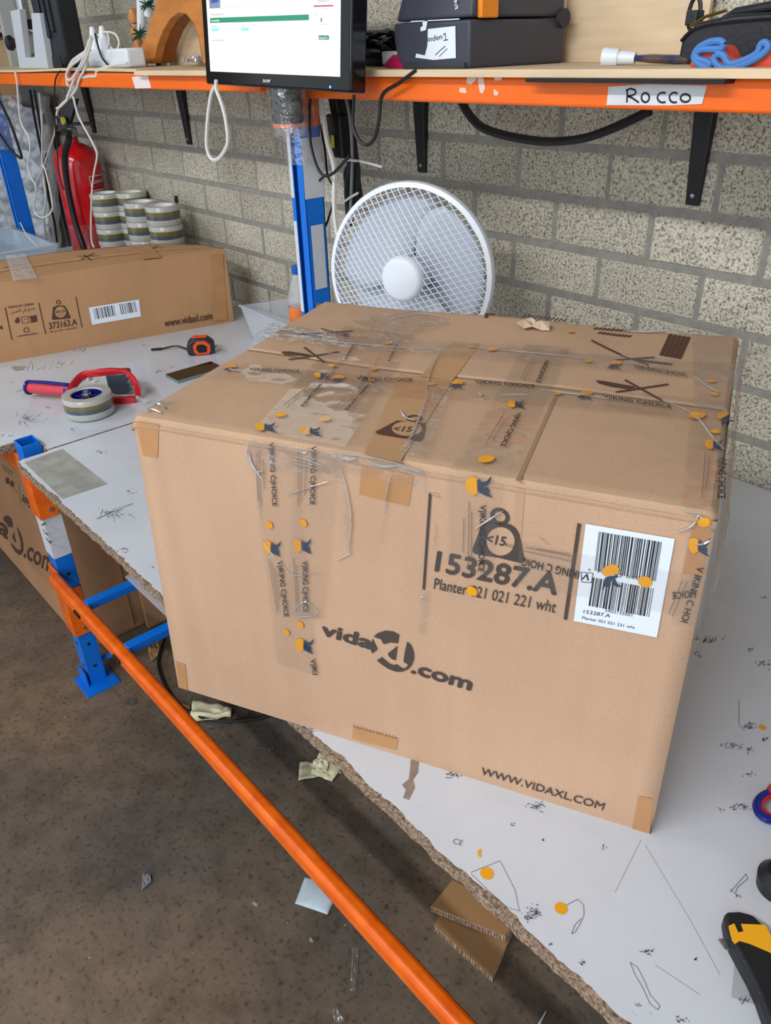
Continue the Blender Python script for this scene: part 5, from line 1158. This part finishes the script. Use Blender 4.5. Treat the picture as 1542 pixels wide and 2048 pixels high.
# the arch
AY = 1.60
arch = thing('wooden_arch', Vector((ony(340, 128, AY).x, AY + .03, SL)), 'orange-brown wooden candle arch on the shelf left of the monitor', 'arch')
M_ARCH = mat('varnished_wood', (204, 128, 56), .4, var=.25, vscale=4, stretch=(3, 3, 12), coat=.2); M_ARCHD = mat('varnished_wood_dark', (150, 84, 34), .5, var=.3, vscale=40)
out_ = [(266, 127), (292, 70), (308, 20), (322, -40), (345, -75), (372, -75), (395, -40), (402, 0), (412, 60), (424, 127)]
inn_ = [(405, 127), (398, 78), (388, 48), (372, 28), (356, 26), (340, 38), (325, 62), (314, 92), (306, 127)]
P_ = [ony(x, y, AY) for x, y in out_ + inn_]
build('arch_board', MB().prism(P_, (0, .035, 0)), M_ARCH, arch, bevel=.003)
mb = MB(); 
for (xa, ya), (xb, yb) in zip(inn_, inn_[1:]):
    A1, A2 = ony(xa, ya, AY + .002), ony(xb, yb, AY + .002); mb.obox(A1, A2 - A1, (0, .085, 0), (0, 0, .006))
build('inner_rim', mb, M_ARCHD, arch)
ct_ = ony(374, 128, AY + .13)
round_ = [(340, 130), (341, 95), (350, 62), (364, 38), (378, 28), (392, 34), (402, 60), (408, 95), (410, 130)]
build('plywood_disc', MB().prism([ony(x, y, AY + .12) for x, y in round_], (0, .01, 0)), M_PLY, label='rounded pale plywood piece seen through the arch', cat='plywood piece')
v = ony(384, 120, AY + .07); mb = MB().grid(lambda a, b: Vector((v.x - .05 + a * .12, AY + .055 + b * .05, SL + .012 + .03 * abs(noise.noise(Vector((a * 6, b * 6, 2)))))), 14, 10)
build('crumpled_film', mb, mat('silver_film', (180, 182, 186), .25, .6, bump=1, bscale=60), label='crumpled silvery film under the arch', cat='film', solid=.002)
for x, col, nm in ((318, (40, 50, 130), 'blue'), (327, (190, 194, 206), 'grey')):
    v0, v1 = ony(x, 128, AY + .08), ony(x - 2, 62, AY + .08); build('tube', MB().tube([Vector((v0.x, v0.y, SL + .002)), v1], .013, 10), mat('tube_' + nm, col, .4), label='%s upright tube behind the arch opening' % nm, cat='tube', smooth=True)
# candle figures left of the arch
cd = thing('candle_ornament', Vector((ony(280, 120, 1.68).x, 1.68, SL)), 'wooden Christmas ornament with white candle left of the arch', 'ornament')
v0, v1 = ony(283, 62, 1.68), ony(282, -10, 1.68); build('candle', MB().tube([v0, v1], .017, 12), M_WHITE, cd, smooth=True)
v2 = ony(296, 10, 1.68); build('candle', MB().tube([ony(297, 32, 1.68), ony(296, -10, 1.68)], .016, 12), M_WHITE, cd, smooth=True)
mb = MB()
for z in (SL, SL + .05, SL + .1, SL + .15): mb.lathe([(.0001, 0), (.022, 0), (.026, .02), (.015, .045), (.0001, .05)], Vector((ony(279, 100, 1.68).x, 1.68, z)), (0, 0, 1), 12)
build('turned_post', mb, M_ARCH, cd, smooth=True)
for x, y in ((279, 66), (294, 8)):
    c_0 = ony(x, y, 1.665); mb = MB()
    for i in range(26):
        a1 = rr.uniform(0, 6.28); a2 = rr.uniform(-1, 1); mb.tube([c_0, c_0 + Vector((math.cos(a1) * .03, math.sin(a1) * .03, a2 * .03))], [.004, .001], 4)
    build('greenery', mb, mat('fir_green', (30, 80, 50), .7), cd, kind='stuff')
# black case
CYY = 1.50
xa, xb = ony(95, 137, CYY), ony(138, 140, CYY)
bcx0 = ony(96, 137, CYY).x; bcx1 = ony(134, 138, CYY).x
cas = thing('black_case', Vector(((bcx0 + bcx1) / 2, CYY + .15, SL)), 'black moulded plastic case standing upright on the left shelf', 'case')
M_CASE = mat('case_black', (30, 34, 40), .45, bump=.4, bscale=250)
build('case_shell', MB().prism([Vector((bcx0 - .02, CYY, SL + .001)), Vector((bcx1 - .03, CYY, SL + .001)), Vector((bcx1, CYY, SL + .05)), Vector((bcx1 + .0, CYY, SL + .5)), Vector((bcx0 - .06, CYY, SL + .5)), Vector((bcx0 - .03, CYY, SL + .05))], (0, .10, 0)), M_CASE, cas, bevel=.02, seg=4, smooth=True)
for i, f_ in enumerate((.25, .5, .75)):
    xx = bcx0 + (bcx1 - bcx0) * f_; build('rib', MB().obox((xx - .012, CYY - .012, SL + .09 + .02 * i), (.024, 0, 0), (0, .014, 0), (0, 0, .40)), M_CASE, cas, bevel=.006)
build('skirt', MB().obox((bcx0 - .01, CYY - .006, SL + .001), (bcx1 - bcx0 - .03, 0, 0), (0, .01, 0), (0, 0, .045)), M_BLACK, cas, bevel=.006)
# white U-shaped holder
HY = 1.47
wh = thing('white_holder', Vector((ony(65, 137, HY).x, HY + .05, SL)), 'white U-shaped holder left of the black case', 'holder')
uq = [(38, 138), (20, 25), (40, 0), (60, 112), (72, 112), (62, 25), (78, 25), (92, 138)]
hpoly = [ony(x, y, HY) for x, y in ((39, 137), (20, 22), (38, 18), (50, 115), (69, 115), (62, 26), (78, 26), (96, 137))]
build('holder_plate', MB().prism(hpoly, (0, .03, 0)), mat('holder_white', (190, 194, 200), .5), wh, bevel=.003)
a0, a1 = ony(58, 100, HY + .10), ony(40, -10, HY + .10)
sm = thing('hand_lens', Vector((a0.x, HY + .10, SL)), 'grey metal tool standing behind the white holder', 'tool')
build('rod', MB().tube([a1, ony(50, 40, HY + .1)], .028, 12), M_STEEL, sm, smooth=True); build('collar', MB().tube([ony(49, 38, HY + .1), ony(53, 58, HY + .1)], .034, 12), M_BLACK, sm, smooth=True)
build('disc_head', MB().lathe([(.0001, .02), (.05, .016), (.055, 0), (.0001, -.01)], ony(56, 88, HY + .1), (.7, -.6, .2), 24), mat('dull_disc', (110, 104, 92), .5), sm, smooth=True)
build('foot', MB().tube([ony(57, 100, HY + .1), Vector((a0.x, HY + .1, SL))], .006, 8), M_STEEL, sm)
build('knob', MB().lathe([(.0001, .03), (.03, .02), (.035, 0), (.02, -.02), (.0001, -.02)], ony(22, 86, 1.62), (0, -1, 0), 16), M_BLACK, sm, smooth=True)

# ---------------------------------------------------------------- cables at the left
G = 'white cables hanging at the left'
lw = .0042
cable('cable', [(30, 142), (34, 165), (37, 205), (42, 245), (58, 275), (60, 300), (56, 330), (62, 355), (72, 375), (68, 420), (85, 435), (105, 415), (92, 345), (85, 330)], 1.41, lw, M_WHITEC, 'thin white cable hanging down in front of the bubble wrap', group=None)
cable('cable', [(78, 185), (84, 240), (85, 330), (88, 360), (92, 400), (88, 440), (95, 495)], 1.62, .0065, M_WHITEC, 'thick white cable hanging left of the extinguisher')
cable('cable', [(112, 240), (108, 270), (98, 300), (92, 320), (84, 340), (70, 370), (60, 385)], 1.60, lw, M_WHITEC, 'white cable crossing behind, down towards the plastic bin')
cable('cable', [(143, 183), (148, 200), (158, 235), (185, 285), (194, 310), (188, 345), (184, 380), (182, 440), (183, 480), (188, 495)], 1.42, lw, M_WHITEC, 'white cable running down over the fire extinguisher')
cable('cable', [(121, 142), (110, 165), (110, 240), (114, 300), (118, 345), (128, 380)], 1.41, .0032, M_BLACKC, 'thin black cable hanging left of the extinguisher')
cable('cable', [(60, 180), (68, 230), (80, 290), (90, 340), (98, 400), (108, 440), (115, 490)], 1.66, .007, M_BLACKC, 'thick black cable hanging by the wall end')
cable('cable', [(68, 180), (76, 225), (84, 280)], 1.66, .006, M_BLACKC, 'short black cable beside the thick one by the wall end')
cable('cable', [(-4, 262), (20, 298), (42, 316), (38, 296), (20, 245), (-2, 200)], 1.40, .007, M_BLACKC, 'black cable loop at the left edge near the blue post')
cable('cable', [(40, 445), (55, 472), (75, 492)], 1.36, .003, M_WHITEC, 'thin white wire across the foot of the blue post')
# bundle over the shelf edge
t = thing('cable_bundle', ony(160, 170, 1.41), 'bundle of coiled white cables draped over the left shelf edge', 'cables')
for i, q in enumerate(([(182, 72), (176, 92), (162, 115), (142, 132), (133, 148), (136, 160), (146, 155), (160, 132), (172, 104), (178, 80)], [(184, 76), (178, 100), (168, 125), (152, 150), (140, 180), (134, 200)], [(180, 100), (160, 112), (145, 122), (136, 140), (134, 165), (138, 172)],
                       [(176, 104), (174, 120), (168, 140), (158, 160), (150, 182), (122, 212), (112, 217)], [(170, 104), (150, 118), (140, 135), (138, 150)], [(255, 127), (230, 130), (205, 137), (193, 143), (192, 152), (180, 153), (158, 156)], [(156, 160), (148, 175), (135, 192), (133, 200), (118, 215), (113, 230)])):
    build('cable_strand', MB().tube(smoothpath([ony(x, y, 1.405 + .004 * i) for x, y in q]), .0052, 6), M_WHITEC, t, smooth=True)
for q in ([(196, 70), (212, 64), (230, 68), (238, 85), (232, 102), (222, 95)], [(215, 66), (218, 85), (210, 105)]): build('cable_strand', MB().tube(smoothpath([ony(x, y, 1.50) for x, y in q]), .004, 6), M_WHITEC, t, smooth=True)
build('cable_strand', MB().tube(smoothpath([ony(x, y, 1.46) for x, y in ((190, 66), (196, 92), (204, 115), (216, 130))]), .004, 6), M_BLACKC, t, smooth=True)
# cables around the middle post
cable('cable', [(621, 186), (619, 240), (622, 290), (635, 335), (650, 352), (668, 345), (690, 322), (700, 312)], 1.52, .0045, M_BLACKC, 'black cable curving right of the middle post')
cable('cable', [(640, 180), (648, 240), (655, 285), (668, 335), (668, 400), (670, 440), (675, 470)], 1.55, .008, M_WHITEC, 'white cable dropping beside the black cable bundle to the fan')
cable('cable', [(633, 490), (650, 455), (662, 420), (668, 380), (655, 350), (650, 300), (640, 250), (632, 215), (638, 185)], 1.60, .0035, M_BLACKC, 'thin black cable right of the middle post, reaching lowest')
cable('cable', [(630, 375), (640, 360), (655, 348)], 1.56, .0035, M_BLACKC, 'short black cable end by the middle post')
cable('cable', [(833, 140), (800, 165), (765, 190), (758, 240), (750, 275), (735, 290), (718, 280), (706, 250), (708, 190)], 1.40, .0045, M_BLACKC, 'black printer cable looping under the orange beam')
cable('cable', [(920, 198), (935, 225), (960, 252), (1000, 268), (1060, 280), (1110, 283), (1170, 276), (1230, 255), (1300, 222)], 1.62, .0105, M_BLACKC, 'thick black cable sagging under the shelf between two brackets')
cable('cable', [(720, 322), (740, 327), (764, 334)], 1.62, .004, M_WHITEC, 'end of a white cable tie sticking out of the bundle')
t = thing('cable_bundle', ony(700, 420, 1.70), 'thick bundle of black cables hanging behind the fan', 'cables')
for i, q in enumerate(([(662, 185), (670, 230), (690, 280), (700, 330), (695, 380), (698, 430)], [(680, 185), (690, 235), (700, 290), (706, 330), (704, 400), (700, 450)], [(694, 186), (698, 240), (705, 300), (714, 340), (712, 400), (708, 430)], [(706, 190), (704, 240), (712, 300), (716, 350), (724, 400)], [(672, 185), (686, 260), (702, 310), (690, 350), (700, 400)])):
    build('cable_strand', MB().tube(smoothpath([ony(x, y, 1.66 + .012 * i) for x, y in q]), .011 if i < 3 else .006, 8), M_BLACKC, t, smooth=True)
build('cable_strand', MB().tube(smoothpath([ony(x, y, 1.65) for x, y in ((690, 190), (700, 240), (704, 300), (703, 360), (700, 440))]), .005, 6), mat('grey_cable', (130, 130, 130), .5), t, smooth=True)
build('cable_tie', MB().tube([ony(x, y, 1.64) for x, y in ((690, 322), (700, 320), (716, 322))], .004, 6), M_WHITEC, t)
build('cable_tie', MB().tube([ony(x, y, 1.64) for x, y in ((686, 405), (700, 395), (716, 386))], .004, 6), M_WHITEC, t)
v = ony(675, 272, 1.66); aa = ony(664, 228, 1.64); cc_ = ony(672, 315, 1.64)
ad = thing('power_socket', Vector((v.x, 1.66, cc_.z)), 'black multi-socket hanging among the cables behind the post', 'socket')
build('socket_body', MB().hexa([cc_ + Vector((-.022, -.01, 0)), cc_ + Vector((.045, -.01, 0)), cc_ + Vector((.045, .03, 0)), cc_ + Vector((-.022, .03, 0)), aa + Vector((-.022, -.01, 0)), aa + Vector((.045, -.01, 0)), aa + Vector((.045, .03, 0)), aa + Vector((-.022, .03, 0))]), M_BLACK, ad, bevel=.006)
build('yellow_tag', MB().box(ony(665, 283, 1.625), (.016, .002, .035)), mat('yellow_tag', (200, 190, 50), .5), ad)

# ---------------------------------------------------------------- background at far left
# bubble wrap roll standing beyond the wall end
bw_ = thing('bubble_wrap', Vector((-5.65, 1.45, FZ)), 'large bundle of clear bubble wrap hanging at the far left', 'bubble wrap')
M_BUB = mat('bubble_film', (196, 202, 208), .22, alpha=.8, bump=1, bscale=45, spec=.9)
def bub(u, v):
    p0 = ony(-60 + 175 * u - 20 * v, 500 - v * 300 - 20 * math.sin(u * 5), 1.80 - .05 * math.sin(u * 3.1))
    return p0 + Vector((.01 * noise.noise(Vector((u * 22, v * 22, 7))), -.09 * abs(noise.noise(Vector((u * 7, v * 8, 0)))) - .014 * noise.noise(Vector((u * 25, v * 25, 0))), .02 * noise.noise(Vector((u * 8, v * 8, 4)))))
build('film_sheet', MB().grid(bub, 90, 90), M_BUB, bw_, smooth=True, solid=.006, recalc=False)
def bub2(u, v):
    p0 = ony(66 + 34 * u + 26 * (1 - v), 500 - v * 310, 1.81 - .03 * math.sin(u * 3.1)); return p0 + Vector((0, -.02 * noise.noise(Vector((u * 6, v * 9, 8))), 0))
build('film_sheet', MB().grid(bub2, 14, 60), mat('dusty_film', (150, 150, 148), .3, alpha=.85, bump=1, bscale=50), bw_, smooth=True, solid=.01, recalc=False)
# plastic bag over the top of the far blue post
build('plastic_bag', MB().grid(lambda u, v: ony(-20 + 60 * u + 10 * (1 - v), 300 - 110 * v, 1.43) + Vector((0, .02 * noise.noise(Vector((u * 7, v * 7, 0))), 0)), 24, 24), M_TAPE2, label='torn clear plastic bag hanging over the far blue post', cat='plastic bag', smooth=True, solid=.003, recalc=False)
# clear bin left
cb = thing('plastic_bin', Vector((-4.35, 1.15, 0)), 'clear plastic bin at the left edge, in front of the bubble wrap', 'bin')
cr = [Vector(v) for v in ((-4.75, .75, 0), (-4.1, .75, 0), (-4.1, 1.42, 0), (-4.75, 1.42, 0))]; cn = sum(cr, Vector()) / 4; mb = MB()
for i in range(4):
    a_, b_ = cr[i], cr[(i + 1) % 4]; mb.add([cn + (a_ - cn) * .9 + Vector((0, 0, .003)), cn + (b_ - cn) * .9 + Vector((0, 0, .003)), b_ + Vector((0, 0, .20)), a_ + Vector((0, 0, .20))], [(0, 1, 2, 3)])
mb.add([cn + (v - cn) * .9 + Vector((0, 0, .003)) for v in cr], [(0, 1, 2, 3)])
build('bin_body', mb, mat('translucent_blue_plastic', (190, 204, 220), .25, alpha=.55), cb, solid=.004)
rim = [v + Vector((0, 0, .20)) for v in cr]; build('rim', MB().tube(rim + [rim[0], rim[1]], .009, 6), M_CLEARP, cb, smooth=True)
# wooden bins on the far rack
fk = thing('storage_rack', Vector((-8.6, 2.9, FZ)), 'far wooden rack with boxes at the upper left', 'rack')
for z in (.60, .90, 1.20): build('rack_shelf', MB().box((-8.6, 2.9, z), (1.8, 2.8, .03)), M_PLY, fk)
for y in (1.55, 4.25):
    for x in (-9.4, -7.8): build('rack_post', MB().box((x, y, .4), (.06, .06, 2.6)), M_PLY, fk)
for i, (y, z, col) in enumerate(((2.0, .617, (176, 140, 104)), (2.6, .617, (196, 172, 140)), (3.2, .617, (170, 136, 96)), (3.8, .617, (150, 140, 140)), (2.2, .917, (190, 160, 120)), (2.8, .917, (214, 184, 140)), (3.4, .917, (206, 180, 146)))):
    t = thing('storage_box', Vector((-8.1, y, z)), ['tan', 'pale wooden', 'brown', 'grey', 'light brown', 'dark grey', 'cream'][i] + ' storage box on the far rack, %s shelf' % ('lower' if z < .8 else 'upper'), 'box', 'boxes on the far rack')
    build('box_body', MB().box((-8.1, y, z + .1), (.5, .5, .2)), mat('store%d' % i, col, .8, var=.15), t, bevel=.005); build('lid_rim', MB().box((-8.1, y, z + .205), (.52, .52, .02)), mat('store%d' % i, col, .8), t)
v = ony(28, 20, 1.95); build('blue_bag', MB().grid(lambda a, b: Vector((v.x - .14 + a * .26, 1.98 - .05 * math.sin(math.pi * a) * math.sin(math.pi * b), v.z - .12 + b * .4 + .01 * noise.noise(Vector((a * 8, b * 8, 0))))), 16, 16), mat('blue_bagm', (34, 52, 160), .4, bump=.6, bscale=20), label='blue plastic bag hanging at the upper left', cat='bag', smooth=True, solid=.01)
build('cardboard_box', MB().box((-6.9, 2.6, .62), (1.1, .6, .5)), M_CARDL, label='brown carton beyond the wall end, below the shelf', cat='box', bevel=.006)

# ---------------------------------------------------------------- right-hand tools
kn = thing('utility_knife', onz(1500, 1900, 0), 'black and yellow utility knife at the right edge of the worktop', 'knife')
def kz(x, y, z=.0): return onz(x, y, z)
top_z = .030
bodyp = [(1448, 1826), (1456, 1821), (1480, 1820), (1508, 1827), (1526, 1846), (1540, 1880), (1600, 1990), (1600, 2120), (1545, 2060), (1532, 2030), (1518, 1990), (1500, 1950), (1478, 1910), (1462, 1880), (1452, 1850)]
M_KB = mat('knife_rubber', (24, 26, 30), .5, bump=.2, bscale=400); M_KY = mat('knife_yellow', (240, 170, 26), .4)
low = [kz(x, y, top_z) for x, y in bodyp]; build('grip', MB().prism([Vector((v.x, v.y, .002)) for v in low], (0, 0, top_z - .002)), M_KB, kn, bevel=.006, seg=3, smooth=True)
yp = [(1457, 1853), (1468, 1848), (1476, 1866), (1487, 1864), (1482, 1849), (1530, 1851), (1545, 1880), (1600, 1930), (1600, 1960), (1540, 1905), (1500, 1888), (1480, 1882), (1470, 1888), (1464, 1880)]
P = Print(Plane((0, 0, top_z), (0, 0, 1)), .0006); P.poly(yp); build('yellow_inlay', P, M_KY, kn, solid=.002)
P = [kz(x, y, .012) for x, y in ((1436, 1880), (1447, 1878), (1462, 1888), (1466, 1902), (1450, 1900))]; build('blade_tip', MB().prism(P, (0, 0, .002)), M_STEEL, kn)
sc = thing('scissors', onz(1535, 1610, 0), 'blue and red scissors handle at the right edge', 'scissors')
mb = MB().tube(smoothpath([onz(1548 + 34 * math.cos(t_), 1613 + 27 * math.sin(t_), .012) for t_ in np.linspace(0, 2 * math.pi, 13)]), .0068, 8); build('handle_loop', mb, M_DBLUE, sc, smooth=True)
mb = MB().tube(smoothpath([onz(1551 + 28 * math.cos(t_), 1612 + 21 * math.sin(t_), .013) for t_ in np.linspace(0, 2 * math.pi, 13)]), .0040, 8); mb.tube([onz(1540, 1575, .02), onz(1560, 1590, .012)], .009, 8); build('red_inlay', mb, M_RED, sc, smooth=True)
mb = MB().tube([onz(1575, 1600, .010), onz(1660, 1560, .010)], .006, 6, flat=.5); build('blade', mb, M_STEEL, sc)
mb = MB().lathe([(.0001, 0), (.028, 0), (.03, .02), (.02, .035), (.0001, .036)], Vector(onz(1556, 1775, 0)), (0, 0, 1), 24); build('dark_round_object', mb, M_BLACK, label='round black object just entering at the right edge', cat='cap', smooth=True)  # dark round object of unknown kind, shaped like a cap

# ---------------------------------------------------------------- things on the floor
def fz(x, y, h=0): return onz(x, y, FZ + h)
ws = fz(261, 1405); build('washer', MB().lathe([(.006, 0), (.020, 0), (.020, .003), (.006, .003), (.006, 0)], ws, (0, 0, 1), 28), M_STEEL, label='round steel washer on the floor by the blue post foot', cat='washer', smooth=True)
def scrap(name, pts, mt, lab, cat, wob=.006, seed=0, th=.0008, lift=.003):
    P = [fz(x, y) for x, y in pts]; q = P
    def fn(u, v):
        p_ = (q[0] * (1 - u) + q[1] * u) * (1 - v) + (q[3] * (1 - u) + q[2] * u) * v
        return p_ + Vector((0, 0, lift + wob * abs(noise.noise(Vector((u * 2.5 + seed, v * 2.5, seed))))  * 2))
    return build(name, MB().grid(fn, 14, 10), mt, label=lab, cat=cat, smooth=True, solid=th, recalc=False)
M_MASK = mat('masking_tape', (226, 222, 184), .6, var=.1, vscale=20)
scrap('masking_tape_scrap', [(386, 1402), (466, 1418), (462, 1438), (380, 1455)], M_MASK, 'pale green masking tape piece on the floor under the big box corner', 'tape scrap', .014, 1)
mk = thing('masking_tape_scrap', fz(640, 1540), 'crumpled yellowish masking tape knot on the floor beside the worktop edge', 'tape scrap')
for i, pts in enumerate(([(600, 1526), (672, 1530), (684, 1548), (597, 1562)], [(640, 1508), (684, 1540), (664, 1568), (622, 1552)], [(628, 1528), (660, 1524), (655, 1552), (625, 1550)])):
    P_ = [fz(*q) for q in pts]; q_ = P_
    mb = MB().grid(lambda u, v: (q_[0] * (1 - u) + q_[1] * u) * (1 - v) + (q_[3] * (1 - u) + q_[2] * u) * v + Vector((0, 0, .003 + .007 * i + .012 * abs(noise.noise(Vector((u * 3 + i, v * 3, i)))))), 12, 10); build('tape_fold', mb, M_MASK, mk, smooth=True, solid=.0008, recalc=False)
# desiccant sachet
P_ = [fz(*q) for q in ((610, 1755), (686, 1770), (655, 1830), (590, 1808))]
def sach(u, v):
    p_ = (P_[0] * (1 - u) + P_[1] * u) * (1 - v) + (P_[3] * (1 - u) + P_[2] * u) * v; return p_ + Vector((0, 0, .002 + .010 * (math.sin(math.pi * u) * math.sin(math.pi * v)) ** .5))
sc_ = thing('desiccant_sachet', fz(638, 1790), 'small pale blue paper sachet on the floor under the orange beam', 'sachet')
build('pouch', MB().grid(sach, 14, 14), mat('sachet_paper', (190, 206, 214), .6, var=.12, vscale=60), sc_, smooth=True, solid=.001, recalc=False)
FLP = Plane((0, 0, FZ), (0, 0, 1), lambda P, o: P + Vector((0, 0, .0132)))
# honeycomb card pieces
M_CORR = mat('corrugated_edge', (196, 172, 150), .9, var=.5, vscale=120, col2=(130, 104, 84), bump=1, bscale=120)
M_CARDH = mat('honeycomb_card', (170, 128, 84), .8, var=.12, vscale=6)
def slab(quad, z0_, h, tiltv, lab, k):
    P_ = [fz(x, y, z0_ + h) for x, y in quad]; t = thing('cardboard_piece', Vector((sum(v.x for v in P_) / 4, sum(v.y for v in P_) / 4, FZ + z0_)), lab, 'cardboard')
    lowp = [Vector((v.x, v.y, FZ + z0_)) for v in P_]
    n_ = len(P_)
    build('core', MB().prism([v + Vector((0, 0, .001)) for v in lowp], (0, 0, h - .003)), M_CORR, t, label='ragged honeycomb edge')
    cen = sum(P_, Vector()) / n_
    build('face_sheet', MB().prism([cen + (v - cen) * 1.0 - Vector((0, 0, .002)) for v in P_], (0, 0, .002)), M_CARDH, t)
    mb = MB(); rr = random.Random(k)
    for a_, b_ in ((P_[3], P_[2]), (P_[0], P_[3])):
        m_ = 26
        for i in range(m_):
            f0 = (i + rr.uniform(.1, .4)) / m_; p0 = a_ + (b_ - a_) * f0; d0 = (b_ - a_).normalized() * (.0022 if i % 2 else .0035); nn_ = Vector((-(b_ - a_).y, (b_ - a_).x, 0)).normalized() * .0012
            mb.obox(p0 - nn_ + Vector((0, 0, -h + .004)), d0, nn_ * 2, (0, 0, h - .008))
    build('flute', mb, mat('flute_dark', (110, 84, 64), .9), t, kind='stuff')
slab([(915, 1755), (1030, 1850), (985, 1955), (868, 1850)], 0, .022, 0, 'brown honeycomb cardboard piece lying on the floor, lower of two', 1)
slab([(905, 1760), (1042, 1828), (1010, 1872), (862, 1812)], .030, .024, 0, 'brown honeycomb cardboard piece on top of the other on the floor', 2)
scrap('tape_strip', [(705, 1898), (718, 1898), (712, 1985), (700, 1983)], M_TAPE2, 'clear tape strip on the floor right of the orange beam', 'tape scrap', .006, 3)
scrap('tape_strip', [(665, 2020), (678, 2020), (690, 2046), (668, 2048)], M_TAPE2, 'clear tape curl on the floor at the bottom of the picture', 'tape scrap', .006, 4)
scrap('leaf_scrap', [(350, 1408), (382, 1412), (378, 1430), (352, 1424)], mat('brown_leaf', (150, 104, 48), .8), 'small brown paper scrap beside the pale green masking tape', 'scrap', .004, 5)
scrap('card_scrap', [(296, 1300), (316, 1290), (328, 1300), (304, 1326)], M_CARDU, 'small cardboard scrap on the floor under the blue joist', 'scrap', .01, 6)
scrap('film_scrap', [(286, 1748), (300, 1750), (304, 1765), (284, 1782)], mat('grey_film', (120, 122, 124), .3), 'greyish film flake on the open floor', 'scrap', .003, 7)
deb = [(130, 1434, 5), (448, 1468, 6), (452, 1476, 4), (510, 1806, 9), (624, 1880, 7), (180, 1915, 5), (178, 1920, 3), (495, 1740, 3), (540, 1500, 4), (545, 1496, 3), (570, 1460, 2.5), (710, 1610, 2.5), (862, 1765, 3), (740, 1710, 4), (555, 1915, 3), (385, 1905, 2.5), (300, 1345, 6), (312, 1352, 4), (292, 1385, 4), (474, 1740, 3), (245, 1378, 5), (420, 1452, 3), (575, 1845, 3), (500, 1565, 2.5), (595, 1640, 2.5), (690, 1850, 3), (330, 1640, 2), (90, 1700, 2), (60, 1850, 2.5), (250, 1600, 2)]
t_l = 0
locs = ['near the blue post foot', 'by the long orange beam', 'on the open concrete', 'under the bench']
mbd = MB(); rr = random.Random(11)
for i, (x, y, s_) in enumerate(deb):
    P = fz(x, y); s1_ = s_ * .0011; k = 6
    ring = [P + Vector((math.cos(a_) * s1_ * rr.uniform(.5, 1.3), math.sin(a_) * s1_ * rr.uniform(.5, 1.3), .0005)) for a_ in [2 * math.pi * j / k for j in range(k)]]
    mbd.add(ring + [P + Vector((0, 0, s1_ * .6))], [(j, (j + 1) % k, k) for j in range(k)] + [tuple(range(k))[::-1]])
build('floor_debris', mbd, mat('debris', (150, 142, 132), .8, var=.5, vscale=60, col2=(96, 86, 76)), label='crumbs and paper bits scattered over the concrete floor', cat='debris', kind='stuff')
# floor cable
P_ = [fz(330, 1278, .02), fz(318, 1310, .01), fz(320, 1345, .008), fz(345, 1395, .008), fz(385, 1428, .008), fz(440, 1442, .008), fz(500, 1438, .008), fz(548, 1428, .008), fz(620, 1400, .008), fz(720, 1380, .008)]
build('cable', MB().tube(smoothpath(P_), .0055, 8), M_BLACKC, label='dark cable snaking over the floor under the big box', cat='cable', smooth=True)
P_ = [fz(500, 1412, .008), fz(520, 1424, .008), fz(550, 1432, .008), fz(600, 1440, .008)]
build('cable', MB().tube(smoothpath(P_), .0055, 8), M_BLACKC, label='second dark cable end on the floor at the big box bottom edge', cat='cable', smooth=True)
build('sliver', MB().tube([fz(1078, 2048, .004), fz(1092, 2022, .004)], [.003, .001], 5), M_STICKW, label='white paper sliver on the floor at the lower right of the bench edge', cat='scrap')

# ---------------------------------------------------------------- layout units -> metres, floor at z = 0
for me in bpy.data.meshes: me.transform(Matrix.Scale(S, 4))
for o in bpy.data.objects:
    if o.type in {'MESH', 'EMPTY'}:
        o.location = o.location * S
        if o.parent is None: o.location.z += LIFT
        for q in o.modifiers:
            if q.type == 'BEVEL': q.width *= S
            if q.type == 'SOLIDIFY': q.thickness *= S
